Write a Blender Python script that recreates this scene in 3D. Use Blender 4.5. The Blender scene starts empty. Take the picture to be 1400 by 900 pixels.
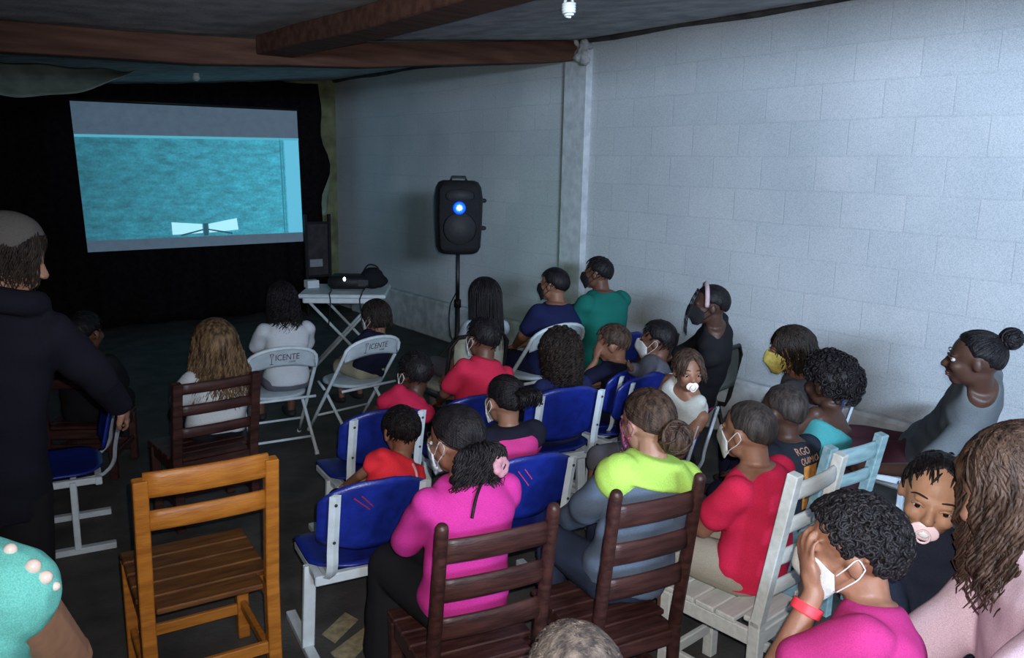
import bpy, bmesh, math, random
import numpy as np
from mathutils import Vector, Matrix
from mathutils.bvhtree import BVHTree
random.seed(7); RNG = np.random.default_rng(7)
S = bpy.context.scene; COL = S.collection

# ------------------------------------------------------------------ camera
FPX, CX, CY, HC = 1120.0, 700.0, 450.0, 1.8
def _n(v): v = np.array(v, float); return v/np.linalg.norm(v)
_Y = _n([(-170-CX)/FPX, -(211-CY)/FPX, -1]); _Z = _n(np.cross([1, -.02, 0], _Y)); _X = np.cross(_Y, _Z)
ROT = np.array([_X, _Y, _Z]); CAM = np.array([0, 0, HC])
cd = bpy.data.cameras.new('camera'); cam = bpy.data.objects.new('camera', cd); COL.objects.link(cam)
cd.sensor_fit = 'HORIZONTAL'; cd.sensor_width = 36; cd.lens = 36*FPX/1400; cd.clip_start = .02
cam.matrix_world = Matrix([list(ROT[i])+[CAM[i]] for i in range(3)]+[[0, 0, 0, 1]])
S.camera = cam
def ray(px, py): return ROT @ np.array([(px-CX)/FPX, -(py-CY)/FPX, -1.0])
def V(px, py, d): return CAM + ray(px, py)*d               # point at a distance
def G(px, py, z=0.): r = ray(px, py); return CAM + r*(z-HC)/r[2]   # point at a height

# ------------------------------------------------------------------ light
S.view_settings.view_transform = 'Standard'; S.view_settings.look = 'None'
S.view_settings.exposure = 0; S.view_settings.gamma = 1; S.view_settings.use_curve_mapping = False
W = bpy.data.worlds.new('world'); S.world = W; W.use_nodes = True
W.node_tree.nodes['Background'].inputs[0].default_value = (.40, .55, .85, 1)
W.node_tree.nodes['Background'].inputs[1].default_value = .04
def light(name, kind, loc, energy, color, **k):
    l = bpy.data.lights.new(name, kind); l.energy = energy; l.color = color
    for a, b in k.items(): setattr(l, a, b)
    o = bpy.data.objects.new(name, l); o.location = loc; COL.objects.link(o); return o
def aim(o, t): o.rotation_euler = (Vector(t)-o.location).to_track_quat('-Z', 'Y').to_euler()
# the phone's own flash, a finger's width beside the lens
fl = light('phone_flash', 'SPOT', tuple(CAM+ROT@np.array([.03, .035, .0])), 255, (1, .95, .93), shadow_soft_size=.006, spot_size=math.radians(108), spot_blend=1.0)
aim(fl, tuple(V(760, 400, 4)))
# added cool area light, unseen behind the viewer, to brighten the right wall
dl = light('wall_fill_light', 'AREA', (.2, -2.2, 2.45), 300, (.60, .77, 1), shape='RECTANGLE', size=1.2, size_y=.7, spread=math.radians(95))
aim(dl, (4.6, 1.9, 2.35))

# ------------------------------------------------------------------ materials
MATS = {}
def mat(name, col, rough=.8, var=.12, scale=40, bump=.0, bscale=None, spec=.3, metal=0, col2=None, stretch=None, detail=3):
    if name in MATS: return MATS[name]
    m = bpy.data.materials.new(name); m.use_nodes = True; nt = m.node_tree; N = nt.nodes; L = nt.links
    b = N['Principled BSDF']; b.inputs['Roughness'].default_value = rough; b.inputs['Metallic'].default_value = metal
    b.inputs['Specular IOR Level'].default_value = spec
    tc = N.new('ShaderNodeTexCoord'); mp = N.new('ShaderNodeMapping'); L.new(tc.outputs['Object'], mp.inputs[0])
    if stretch: mp.inputs['Scale'].default_value = stretch
    nz = N.new('ShaderNodeTexNoise'); nz.inputs['Scale'].default_value = scale; nz.inputs['Detail'].default_value = detail; L.new(mp.outputs[0], nz.inputs[0])
    mx = N.new('ShaderNodeMix'); mx.data_type = 'RGBA'
    c = np.array(col[:3]); c2 = np.array(col2) if col2 is not None else np.clip(c*(1+var), 0, 1)
    a = c if col2 is not None else c*(1-var)
    mx.inputs['A'].default_value = (*a, 1); mx.inputs['B'].default_value = (*c2, 1)
    rp = N.new('ShaderNodeValToRGB'); rp.color_ramp.elements[0].position = .35; rp.color_ramp.elements[1].position = .65
    L.new(nz.outputs['Fac'], rp.inputs[0]); L.new(rp.outputs[0], mx.inputs['Factor']); L.new(mx.outputs['Result'], b.inputs['Base Color'])
    if bump:
        n2 = N.new('ShaderNodeTexNoise'); n2.inputs['Scale'].default_value = bscale or scale*2; n2.inputs['Detail'].default_value = 3; L.new(mp.outputs[0], n2.inputs[0])
        bp = N.new('ShaderNodeBump'); bp.inputs['Strength'].default_value = bump; bp.inputs['Distance'].default_value = .01
        L.new(n2.outputs['Fac'], bp.inputs['Height']); L.new(bp.outputs[0], b.inputs['Normal'])
    MATS[name] = m; return m
def emit(name, col, st):
    m = bpy.data.materials.new(name); m.use_nodes = True; b = m.node_tree.nodes['Principled BSDF']
    b.inputs['Base Color'].default_value = (*col, 1); b.inputs['Emission Color'].default_value = (*col, 1); b.inputs['Emission Strength'].default_value = st; return m
def fab(name, col, var=.16): return mat('fabric_'+name, col, .9, var, 420, .12, 500, .12)
def skinm(k):
    c = dict(dark=(.060, .028, .019), brown=(.115, .052, .032), tan=(.225, .105, .064), light=(.32, .17, .118), fair=(.40, .22, .135))[k]
    return mat('skin_'+k, c, .5, .10, 30, .06, 180, .35)
def hairm(k):
    c, d = dict(black=((.004, .003, .004), (.012, .010, .011)), dark=((.007, .005, .004), (.026, .017, .013)), brown=((.018, .010, .007), (.075, .044, .030)),
                blond=((.030, .016, .009), (.20, .12, .058)), grey=((.05, .042, .04), (.16, .13, .11)), buzz=((.016, .012, .011), (.045, .035, .03)))[k]
    return mat('hair_'+k, c, .55, .3, 60, .4, 160, .22, col2=d, stretch=(1, 1, .18))
def wood(name, c, d, rough=.45): return mat('wood_'+name, c, rough, .2, 9, .15, 40, .4, col2=d, stretch=(1, 6, 6), detail=6)

# ------------------------------------------------------------------ mesh builder
class MB:
    def __init__(s): s.v = []; s.f = []; s.n = 0; s.m = []; s.cur = 0
    def add(s, v, f):
        v = np.asarray(v, float); s.v.append(v); n = s.n
        s.f += [tuple(i+n for i in q) for q in f]; s.m += [s.cur]*len(f); s.n += len(v); return s
    def box(s, c, size, rot=None, bev=.004):
        bm = bmesh.new(); bmesh.ops.create_cube(bm, size=1)
        for q in bm.verts: q.co = Vector((q.co.x*size[0], q.co.y*size[1], q.co.z*size[2]))
        if bev: bmesh.ops.bevel(bm, geom=bm.edges[:], offset=min(bev, min(size)*.45), segments=1, affect='EDGES')
        bm.verts.index_update(); v = np.array([q.co[:] for q in bm.verts]); f = [[q.index for q in p.verts] for p in bm.faces]; bm.free()
        if rot is not None: v = v @ np.array(rot).T
        return s.add(v+np.array(c), f)
    def bar(s, a, b, w, h, bev=.003, up=(0, 0, 1)):                  # square bar between two points
        a = np.array(a, float); b = np.array(b, float); d = b-a; L = np.linalg.norm(d); z = d/L
        x = np.cross(up, z); 
        if np.linalg.norm(x) < 1e-3: x = np.cross((0, 1, 0), z)
        x = _n(x); y = np.cross(z, x)
        return s.box((a+b)/2, (w, h, L), np.array([x, y, z]).T, bev)
    def ell(s, c, r, rot=None, nu=16, nv=10):
        v = [(0, 0, -1)]; 
        for j in range(1, nv):
            t = -math.pi/2+math.pi*j/nv
            v += [(math.cos(t)*math.cos(2*math.pi*i/nu), math.cos(t)*math.sin(2*math.pi*i/nu), math.sin(t)) for i in range(nu)]
        v.append((0, 0, 1)); f = []
        for i in range(nu): f.append((0, 1+(i+1) % nu, 1+i)); f.append((len(v)-1, 1+(nv-2)*nu+i, 1+(nv-2)*nu+(i+1) % nu))
        for j in range(nv-2):
            for i in range(nu): f.append((1+j*nu+i, 1+j*nu+(i+1) % nu, 1+(j+1)*nu+(i+1) % nu, 1+(j+1)*nu+i))
        v = np.array(v)*np.array(r)
        if rot is not None: v = v @ np.array(rot).T
        return s.add(v+np.array(c), f)
    def tube(s, pts, rad, n=8, cap=True, closed=False, flat=1.0, side=None):
        P = np.array(pts, float); m = len(P); rad = np.broadcast_to(np.array(rad, float), (m,))
        T = np.gradient(P, axis=0) if not closed else np.roll(P, -1, 0)-np.roll(P, 1, 0)
        T /= np.linalg.norm(T, axis=1)[:, None]+1e-12
        u = np.array(side if side is not None else ((0, 0, 1) if abs(T[0][2]) < .9 else (1, 0, 0)), float); vs = []
        ca = np.cos(np.arange(n)*2*math.pi/n); sa = np.sin(np.arange(n)*2*math.pi/n)
        for i in range(m):
            u = u-T[i]*u.dot(T[i]); u /= np.linalg.norm(u)+1e-12; w = np.cross(T[i], u)
            vs.append(P[i]+rad[i]*(ca[:, None]*u+flat*sa[:, None]*w))
        v = np.concatenate(vs); f = []
        for i in range(m if closed else m-1):
            a = i*n; b = ((i+1) % m)*n
            for k in range(n): f.append((a+k, a+(k+1) % n, b+(k+1) % n, b+k))
        if cap and not closed: f.append(tuple(range(n))[::-1]); f.append(tuple((m-1)*n+k for k in range(n)))
        return s.add(v, f)
    def cap(s, a, ra, b, rb, n=14):                                  # tapered limb with round ends
        a = np.array(a, float); b = np.array(b, float); d = b-a; L = np.linalg.norm(d)+1e-9; d = d/L
        P = []; R = []
        for t in (-.95, -.7, -.35): P.append(a+d*ra*t); R.append(ra*math.sqrt(1-t*t))
        for t in np.linspace(0, 1, max(3, int(L/.03))): P.append(a+d*L*t); R.append(ra+(rb-ra)*t)
        for t in (.35, .7, .95): P.append(b+d*rb*t); R.append(rb*math.sqrt(1-t*t))
        return s.tube(P, R, n)
    def loft(s, rings, n=24, cap=True):                              # rings: (centre, half_w, half_d, xaxis, yaxis)
        vs = []; f = []
        for c, a, b, x, y in rings:
            t = np.arange(n)*2*math.pi/n
            ct = np.sign(np.cos(t))*np.abs(np.cos(t))**.85; st = np.sign(np.sin(t))*np.abs(np.sin(t))**.85
            vs.append(np.array(c)+a*ct[:, None]*np.array(x)+b*st[:, None]*np.array(y))
        for i in range(len(rings)-1):
            for k in range(n): f.append((i*n+k, i*n+(k+1) % n, (i+1)*n+(k+1) % n, (i+1)*n+k))
        if cap: f.append(tuple(range(n))[::-1]); f.append(tuple((len(rings)-1)*n+k for k in range(n)))
        return s.add(np.concatenate(vs), f)
    def grid(s, P):                                                  # P[i][j] points
        P = np.array(P, float); a, b = P.shape[:2]
        return s.add(P.reshape(-1, 3), [(i*b+j, i*b+j+1, (i+1)*b+j+1, (i+1)*b+j) for i in range(a-1) for j in range(b-1)])
    def xf(s, R, t): s.v = [np.concatenate(s.v) @ np.array(R).T+np.array(t)] if s.v else []; return s
    def mesh(s, name):
        me = bpy.data.meshes.new(name); me.from_pydata(np.concatenate(s.v).tolist(), [], s.f); me.update(); return me
def link(name, me, mats, parent=None, smooth=True):
    o = bpy.data.objects.new(name, me); COL.objects.link(o)
    for m in (mats if isinstance(mats, (list, tuple)) else [mats]): me.materials.append(m)
    if parent: o.parent = parent
    if smooth: me.polygons.foreach_set('use_smooth', [True]*len(me.polygons))
    return o
def obj(name, mb, m, parent=None, smooth=False, label=None, thick=0):
    me = mb.mesh(name)
    if any(mb.m) : me.polygons.foreach_set('material_index', mb.m)
    bm = bmesh.new(); bm.from_mesh(me); bmesh.ops.recalc_face_normals(bm, faces=bm.faces[:]); 
    if thick: bmesh.ops.solidify(bm, geom=bm.faces[:], thickness=thick)
    bm.to_mesh(me); bm.free()
    o = link(name, me, m, parent, smooth)
    if label: o['label'] = label
    return o
def fuse(name, mb, m, parent=None, vox=.008, smooth=4, disp=None, label=None):    # one continuous surface out of overlapping closed shapes
    t = bpy.data.objects.new('t', mb.mesh('t')); COL.objects.link(t)
    r = t.modifiers.new('r', 'REMESH'); r.mode = 'VOXEL'; r.voxel_size = vox
    if smooth: k = t.modifiers.new('s', 'SMOOTH'); k.factor = .5; k.iterations = smooth
    dg = bpy.context.evaluated_depsgraph_get(); me = bpy.data.meshes.new_from_object(t.evaluated_get(dg))
    old = t.data; bpy.data.objects.remove(t); bpy.data.meshes.remove(old)
    if disp:
        n = len(me.vertices); co = np.empty(n*3); me.vertices.foreach_get('co', co); no = np.empty(n*3); me.vertex_normals.foreach_get('vector', no)
        co = co.reshape(-1, 3); no = no.reshape(-1, 3); co += no*disp(co)[:, None]; me.vertices.foreach_set('co', co.ravel()); me.update()
    me.name = name; o = link(name, me, m, parent, True)
    if label: o['label'] = label
    return o
_K = RNG.normal(size=(24, 3)); _PH = RNG.uniform(0, 6.28, 24)
def snoise(p, sc, o=0, n=8):                                         # smooth pseudo noise in about -1..1
    p = p*sc; p = p+.6*np.sin(p[:, [1, 2, 0]]*.9+o)
    return sum(np.sin(p @ _K[(i+o) % 24]+_PH[(i+o*3) % 24]) for i in range(n))/n*1.8
def tag(o, label, cat, group=None):
    o['label'] = label; o['category'] = cat
    if group: o['group'] = group
    return o
def thing(name, label, cat, loc=(0, 0, 0), rz=0, group=None):
    o = bpy.data.objects.new(name, None); COL.objects.link(o); o.location = tuple(loc); o.rotation_euler = (0, 0, rz); o.empty_display_size = .1
    return tag(o, label, cat, group)
def struct(name, mb, m, smooth=False, thick=0):
    o = obj(name, mb, m, None, smooth, thick=thick); o['kind'] = 'structure'; return o
def copy_tree(o, parent=None):
    c = o.copy(); COL.objects.link(c)
    if parent: c.parent = parent
    for ch in list(o.children): copy_tree(ch, c)
    return c
def yawof(fx, fy): return math.atan2(-fx, fy)                         # rotation that turns +Y to (fx,fy)
def text_mesh(txt, size, sx=1.0, ext=.0015, sub=False):
    c = bpy.data.curves.new('t', 'FONT'); c.body = txt; c.size = size; c.extrude = ext; c.align_x = 'CENTER'; c.align_y = 'CENTER'; c.resolution_u = 3
    o = bpy.data.objects.new('t', c); COL.objects.link(o); dg = bpy.context.evaluated_depsgraph_get(); me = bpy.data.meshes.new_from_object(o.evaluated_get(dg))
    bpy.data.objects.remove(o); bpy.data.curves.remove(c)
    v = np.array([q.co[:] for q in me.vertices])*np.array([sx, 1, 1]); f = [tuple(p.vertices) for p in me.polygons]; bpy.data.meshes.remove(me); return v, f

# ------------------------------------------------------------------ room
XW, YB = 4.593, 9.68
_cx = [-2.6, .56, 1.55, 2.65, 4.7]; _cz = [2.42, 2.50, 2.53, 2.61, 2.815]
def ceil_z(x): return float(np.interp(x, _cx, _cz))
def wall_mat():
    m = bpy.data.materials.new('painted_blocks'); m.use_nodes = True; nt = m.node_tree; N = nt.nodes; L = nt.links; b = N['Principled BSDF']
    b.inputs['Roughness'].default_value = .85; b.inputs['Specular IOR Level'].default_value = .2
    tc = N.new('ShaderNodeTexCoord'); sp = N.new('ShaderNodeSeparateXYZ'); L.new(tc.outputs['Object'], sp.inputs[0])
    nzw = N.new('ShaderNodeTexNoise'); nzw.inputs['Scale'].default_value = 1.3; L.new(tc.outputs['Object'], nzw.inputs[0])
    wob = N.new('ShaderNodeMath'); wob.operation = 'MULTIPLY_ADD'; wob.inputs[1].default_value = .03; L.new(nzw.outputs['Fac'], wob.inputs[0]); L.new(sp.outputs['Z'], wob.inputs[2])
    cb = N.new('ShaderNodeCombineXYZ'); L.new(sp.outputs['Y'], cb.inputs[0]); L.new(wob.outputs[0], cb.inputs[1])
    br = N.new('ShaderNodeTexBrick'); L.new(cb.outputs[0], br.inputs[0]); br.offset = .5
    br.inputs['Scale'].default_value = 1; br.inputs['Brick Width'].default_value = .395; br.inputs['Row Height'].default_value = .213
    br.inputs['Mortar Size'].default_value = .006; br.inputs['Mortar Smooth'].default_value = .6
    br.inputs['Color1'].default_value = (.56, .59, .62, 1); br.inputs['Color2'].default_value = (.60, .62, .645, 1); br.inputs['Mortar'].default_value = (.535, .562, .59, 1)
    n1 = N.new('ShaderNodeTexNoise'); n1.inputs['Scale'].default_value = 1.1; n1.inputs['Detail'].default_value = 5; L.new(tc.outputs['Object'], n1.inputs[0])
    r1 = N.new('ShaderNodeValToRGB'); r1.color_ramp.elements[0].position = .3; r1.color_ramp.elements[0].color = (.80, .83, .84, 1); r1.color_ramp.elements[1].position = .68; r1.color_ramp.elements[1].color = (1, 1, 1, 1)
    L.new(n1.outputs['Fac'], r1.inputs[0])
    mu = N.new('ShaderNodeMix'); mu.data_type = 'RGBA'; mu.blend_type = 'MULTIPLY'; mu.inputs['Factor'].default_value = 1
    L.new(br.outputs['Color'], mu.inputs['A']); L.new(r1.outputs[0], mu.inputs['B'])
    n2 = N.new('ShaderNodeTexNoise'); n2.inputs['Scale'].default_value = 190; n2.inputs['Detail'].default_value = 2; L.new(tc.outputs['Object'], n2.inputs[0])
    r2 = N.new('ShaderNodeValToRGB'); r2.color_ramp.elements[0].position = .34; r2.color_ramp.elements[0].color = (.72, .75, .76, 1); r2.color_ramp.elements[1].position = .6; r2.color_ramp.elements[1].color = (1, 1, 1, 1)
    L.new(n2.outputs['Fac'], r2.inputs[0])
    m2 = N.new('ShaderNodeMix'); m2.data_type = 'RGBA'; m2.blend_type = 'MULTIPLY'; m2.inputs['Factor'].default_value = 1
    L.new(mu.outputs['Result'], m2.inputs['A']); L.new(r2.outputs[0], m2.inputs['B']); L.new(m2.outputs['Result'], b.inputs['Base Color'])
    ad = N.new('ShaderNodeMath'); ad.operation = 'MULTIPLY_ADD'; ad.inputs[1].default_value = -.8; L.new(br.outputs['Fac'], ad.inputs[0]); L.new(n2.outputs['Fac'], ad.inputs[2])
    bp = N.new('ShaderNodeBump'); bp.inputs['Strength'].default_value = .3; bp.inputs['Distance'].default_value = .005; L.new(ad.outputs[0], bp.inputs['Height']); L.new(bp.outputs[0], b.inputs['Normal'])
    return m
M_wall = wall_mat()
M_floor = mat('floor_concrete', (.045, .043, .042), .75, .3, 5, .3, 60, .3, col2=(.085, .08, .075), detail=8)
M_ceil = mat('ceiling_board', (.46, .45, .46), .9, .35, 6, .5, 50, .1, col2=(.30, .29, .30), detail=8)
M_beam = mat('beam_timber', (.055, .024, .016), .8, .3, 4, .4, 40, .2, col2=(.105, .050, .032), stretch=(.5, 5, 5), detail=8)
M_plaster = mat('plaster_old', (.36, .37, .38), .9, .2, 14, .5, 60, .1)
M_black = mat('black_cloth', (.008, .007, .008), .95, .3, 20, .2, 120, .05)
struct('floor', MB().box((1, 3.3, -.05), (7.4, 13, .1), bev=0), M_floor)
struct('wall_right', MB().box((XW+.1, 3.3, 1.4), (.2, 13, 2.84), bev=0), M_wall)
struct('wall_back', MB().box((1, YB+.1, 1.4), (7.4, .2, 2.9), bev=0), mat('olive_paint', (.16, .17, .09), .9, .3, 6, .2))
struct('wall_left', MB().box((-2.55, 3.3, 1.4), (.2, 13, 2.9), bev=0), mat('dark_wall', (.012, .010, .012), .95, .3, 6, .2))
cb = MB(); xs = np.linspace(-2.6, 4.75, 40)
cb.loft([((0, y, 0), 1, 1, (1, 0, 0), (0, 0, 1)) for y in (0, 1)]) if False else None
P = [[(x, y, ceil_z(x)) for y in (-3.2, 3, 9.8)] for x in xs]; Q = [[(x, y, ceil_z(x)+.06) for y in (-3.2, 3, 9.8)] for x in xs]
cb.grid(P).grid(Q); struct('ceiling', cb, M_ceil)
# pilaster the timber rests on, and the low ledge along the right wall
struct('trim_1', MB().box((XW-.01, 5.15, 1.4), (.10, .27, 2.80), bev=.006), mat('pilaster_paint', (.50, .53, .56), .88, .12, 14, .3, 70, .2))
struct('baseboard_right', MB().box((XW-.03, 3.0, .2), (.09, 12.4, .41), bev=.02), mat('ledge_paint', (.50, .53, .55), .88, .2, 9, .4, 60, .2))
# sagging cross beam
bx = [-2.5, .56, 1.1, 1.55, 2.1, 2.65, 3.2, 3.8, 4.2, XW-.06]; bz = [2.30, 2.33, 2.342, 2.357, 2.39, 2.43, 2.49, 2.555, 2.60, 2.64]
def boxbeam(name, secs):                                              # squared timber with softly worn edges
    q = MB(); P = []
    for c, a_, b_, x, y in secs:
        P.append([np.array(c)+np.array(x)*a_*u+np.array(y)*b_*v for u, v in ((-1, -.9), (-.94, -1), (.94, -1), (1, -.9), (1, .9), (.94, 1), (-.94, 1), (-1, .9))])
    v = np.array(P).reshape(-1, 3); n = len(P); f = [tuple(range(8)), tuple((n-1)*8+k for k in range(8))]
    for i in range(n-1):
        for k in range(8): f.append((i*8+k, i*8+(k+1) % 8, (i+1)*8+(k+1) % 8, (i+1)*8+k))
    return struct(name, q.add(v, f), M_beam)
boxbeam('trim_2', [((x, 5.18, z+.08), .078+.004*math.sin(x*5), .07, (0, 0, 1), (0, 1, 0)) for x, z in zip(bx, bz)])
boxbeam('trim_3', [((2.03+.012*math.sin(y*2), y, 2.495+.006*math.sin(y*3)), .115, .055, (1, 0, 0), (0, 0, 1)) for y in np.linspace(-3, 5.1, 14)])
lm = MB()                                                           # crumbling mortar where the beam meets the pilaster
for i in range(14): lm.ell((XW-.08+random.uniform(-.03, .02), 5.04+random.uniform(-.05, .12), 2.62+.012*i), (.03, .045, .03), nu=8, nv=6)
o = fuse('trim_4', lm, M_plaster, None, .012, 2, lambda p: .006*snoise(p, 90)); o['kind'] = 'structure'
# dark board strip under the ceiling edge of the right wall
cr = MB(); cr.loft([((XW-.04, y, 2.79+.008*math.sin(y*5)), .035, .02, (1, 0, 0), (0, 0, 1)) for y in np.linspace(-3, 9.6, 40)], n=8); struct('trim_5', cr, mat('dark_board', (.05, .045, .045), .9, .4, 8, .4))

# ------------------------------------------------------------------ curtain, screen
P = []
for z in np.linspace(.02, 2.72, 24):
    edge = 4.33+.06*math.sin(z*4.2+.5)-.04*math.cos(z*9)
    P.append([(x, 9.5+.05*math.sin(x*13+.5*math.sin(z*2))+.02*math.sin(x*31), z) for x in np.linspace(-2.4, edge, 200)])
tag(obj('curtain', MB().grid(P), M_black, None, True, thick=.004), 'black cloth curtain covering the far wall behind the screen', 'curtain')
P = []
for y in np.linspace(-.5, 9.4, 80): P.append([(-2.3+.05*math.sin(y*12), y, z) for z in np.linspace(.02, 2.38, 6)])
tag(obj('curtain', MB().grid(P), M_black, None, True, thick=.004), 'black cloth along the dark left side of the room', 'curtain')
SC = [np.array(p) for p in ((1.58, 9.33, 2.356), (3.934, 9.33, 2.387), (3.967, 9.33, .878), (1.634, 9.33, .854))]
def sp(u, v, dy=0): a = SC[0]*(1-u)+SC[1]*u; c = SC[3]*(1-u)+SC[2]*u; p = a*(1-v)+c*v; p[1] += dy; return p
def screen_mat(kind):
    m = bpy.data.materials.new('projected_'+kind); m.use_nodes = True; nt = m.node_tree; N = nt.nodes; L = nt.links; b = N['Principled BSDF']; b.inputs['Base Color'].default_value = (.14, .14, .14, 1); b.inputs['Roughness'].default_value = .9
    b.inputs['Emission Strength'].default_value = 1
    tc = N.new('ShaderNodeTexCoord'); n1 = N.new('ShaderNodeTexNoise'); n1.inputs['Scale'].default_value = 1; n1.inputs['Detail'].default_value = 6; n1.inputs['Roughness'].default_value = .7
    mp = N.new('ShaderNodeMapping'); L.new(tc.outputs['Object'], mp.inputs[0]); L.new(mp.outputs[0], n1.inputs[0])
    mp.inputs['Scale'].default_value = (5, 1, 14) if kind == 'chalkboard' else (12, 1, 12)
    r = N.new('ShaderNodeValToRGB'); L.new(n1.outputs['Fac'], r.inputs[0]); e = r.color_ramp.elements
    if kind == 'chalkboard':
        e[0].position = .33; e[0].color = (.008, .095, .135, 1); e[1].position = .78; e[1].color = (.022, .25, .34, 1)
    else:
        e[0].position = .3; e[0].color = (.035, .065, .10, 1); e[1].position = .7; e[1].color = (.055, .095, .14, 1)
    if kind == 'chalkboard':                                         # the film picture itself: smudged board, brighter to the right
        sx = N.new('ShaderNodeSeparateXYZ'); L.new(tc.outputs['Object'], sx.inputs[0]); mr = N.new('ShaderNodeMapRange'); L.new(sx.outputs['X'], mr.inputs[0])
        for k, v in zip((1, 2, 3, 4), (-1.1, 1.0, .9, 2.1)): mr.inputs[k].default_value = v
        n3 = N.new('ShaderNodeTexNoise'); n3.inputs['Scale'].default_value = 55; n3.inputs['Detail'].default_value = 2; L.new(tc.outputs['Object'], n3.inputs[0])
        m3 = N.new('ShaderNodeMapRange'); L.new(n3.outputs['Fac'], m3.inputs[0]); m3.inputs[3].default_value = .55; m3.inputs[4].default_value = 1.45
        mm = N.new('ShaderNodeMath'); mm.operation = 'MULTIPLY'; L.new(mr.outputs[0], mm.inputs[0]); L.new(m3.outputs[0], mm.inputs[1]); L.new(mm.outputs[0], b.inputs['Emission Strength'])
    L.new(r.outputs[0], b.inputs['Emission Color']); return m
scr = thing('projection_screen', 'large white projection screen showing a teal chalkboard scene in front of the black curtain', 'projection screen', (2.75, 9.36, 0))
def spart(name, quads, m, dy, label=None, thick=.002, off=(2.75, 9.36, 0)):
    mb = MB()
    for q in quads: mb.grid([[sp(*q[0], dy)-np.array(off), sp(*q[1], dy)-np.array(off)], [sp(*q[3], dy)-np.array(off), sp(*q[2], dy)-np.array(off)]])
    return obj(name, mb, m, scr, label=label, thick=thick)
U = lambda a, b, c, d: ((a, b), (c, b), (c, d), (a, d))
spart('screen_cloth', [U(0, 0, 1, 1)], screen_mat('letterbox'), 0, thick=.012)
pic = spart('picture', [((0, .212), (1, .205), (1, .928), (0, .922))], screen_mat('chalkboard'), -.014, 'teal chalkboard picture between grey bands')
spart('picture_edge', [((.925, .21), (.998, .21), (.998, .925), (.925, .925))], emit('screen_pale', (.10, .40, .54), 1), -.017, 'pale strip of light down the right of the picture')
spart('picture_edge', [((.90, .21), (.907, .21), (.907, .925), (.90, .925)), ((.913, .21), (.917, .21), (.917, .925), (.913, .925))], emit('screen_line', (.03, .16, .22), 1), -.017, 'dark frame lines of the chalkboard')
spart('picture_edge', [((.0, .212), (1, .205), (1, .222), (.0, .230))], emit('screen_rim', (.07, .33, .43), 1), -.017, 'bright upper rim of the chalkboard')
spart('picture_book', [((.362, .815), (.50, .835), (.50, .90), (.362, .905)), ((.53, .835), (.665, .80), (.67, .885), (.53, .90))], emit('screen_book', (.36, .72, .80), 1), -.017, 'open pale music book in the picture')
spart('picture_book', [((.505, .83), (.525, .83), (.525, .92), (.505, .92)), ((.40, .905), (.505, .87), (.505, .88), (.40, .918)), ((.525, .87), (.64, .905), (.64, .918), (.525, .88))], emit('screen_stand', (.02, .07, .10), 1), -.020, 'dark music stand holding the book')
mb = MB().tube([np.array(sp(-.01, -.012))-np.array((2.75, 9.36, 0)), np.array(sp(1.01, -.012))-np.array((2.75, 9.36, 0))], .014, 10); obj('top_bar', mb, mat('black_metal', (.015, .015, .017), .5, .2, 30, spec=.4), scr, True)
# ------------------------------------------------------------------ small fixtures
M_bm = MATS['black_metal']
M_wm = mat('white_metal', (.55, .62, .66), .45, .08, 20, .05, 90, .4)
M_wp = mat('white_plastic', (.62, .68, .72), .5, .06, 20)
M_bp = mat('black_plastic', (.012, .012, .014), .55, .2, 40, .1, 200, .3)
M_blue = mat('blue_plastic', (.008, .020, .20), .38, .18, 30, .12, 160, .5)
M_navy = mat('navy_plastic', (.010, .016, .09), .4, .18, 30, .1, 160, .4)
M_steel = mat('screw_steel', (.05, .05, .055), .4, .2, 30, metal=.6)
bp_ = V(777, 27, 3.3); bz_ = bp_[2]; zc_ = ceil_z(bp_[0])
t = thing('light_bulb', 'white spiral energy-saving bulb hanging unlit from the ceiling', 'light bulb', (bp_[0], bp_[1], zc_))
D = bz_-zc_
th = np.linspace(0, 5*2*math.pi, 130); h = D+.012+.05*th/th[-1]; rr = .024*np.clip(.45+1.6*th/th[-1], 0, 1)
obj('spiral_tube', MB().tube(np.stack([rr*np.cos(th), rr*np.sin(th), h], 1), .0055, 8), mat('bulb_glass', (.80, .84, .86), .25, .02, 9, spec=.6), t, True)
mb = MB()
for sx in (-1, 1): mb.cap((sx*.02, 0, D+.06), .0065, (sx*.014, 0, D+.105), .0065)
obj('tube_leg', mb, MATS['bulb_glass'], t, True)
obj('bulb_base', MB().tube([(0, 0, D+.098), (0, 0, D+.102), (0, 0, D+.135), (0, 0, D+.14)], [.018, .026, .022, .014], 20), M_wp, t, True)
obj('socket', MB().tube([(0, 0, D+.138), (0, 0, D+.165), (0, 0, 0)], [.016, .019, .024], 20), M_wp, t, True)
# pale plastic sheet sagging under the roof at the far left
P = []
for u in np.linspace(0, 1, 12): P.append([(.05+1.5*v, 6.5+.25*(1-u)+.03*math.sin(v*14), 2.44-.24*u*max(0, math.sin(math.pi*v))**.8+.008*math.sin(v*23)) for v in np.linspace(0, 1, 30)])
tag(obj('plastic_sheet', MB().grid(P), mat('sheet_grey', (.16, .20, .17), .6, .2, 9, .2), None, True, thick=.004), 'pale grey plastic sheet sagging under the ceiling at far left', 'plastic sheet')
q = V(268, 105, 7.6)
t = thing('ceiling_lamp', 'small pale lamp under the ceiling above the projection screen', 'lamp', (q[0], q[1], q[2]))
obj('lamp_bulb', MB().ell((0, 0, -.01), (.035, .035, .03)), MATS['bulb_glass'], t, True); obj('lamp_base', MB().tube([(0, 0, .01), (0, 0, .06)], [.03, .022], 14), M_wp, t, True)
obj('lamp_cord', MB().tube([(0, 0, .05), (0, 0, ceil_z(q[0])-q[2])], .006, 6), M_bm, t)
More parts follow.
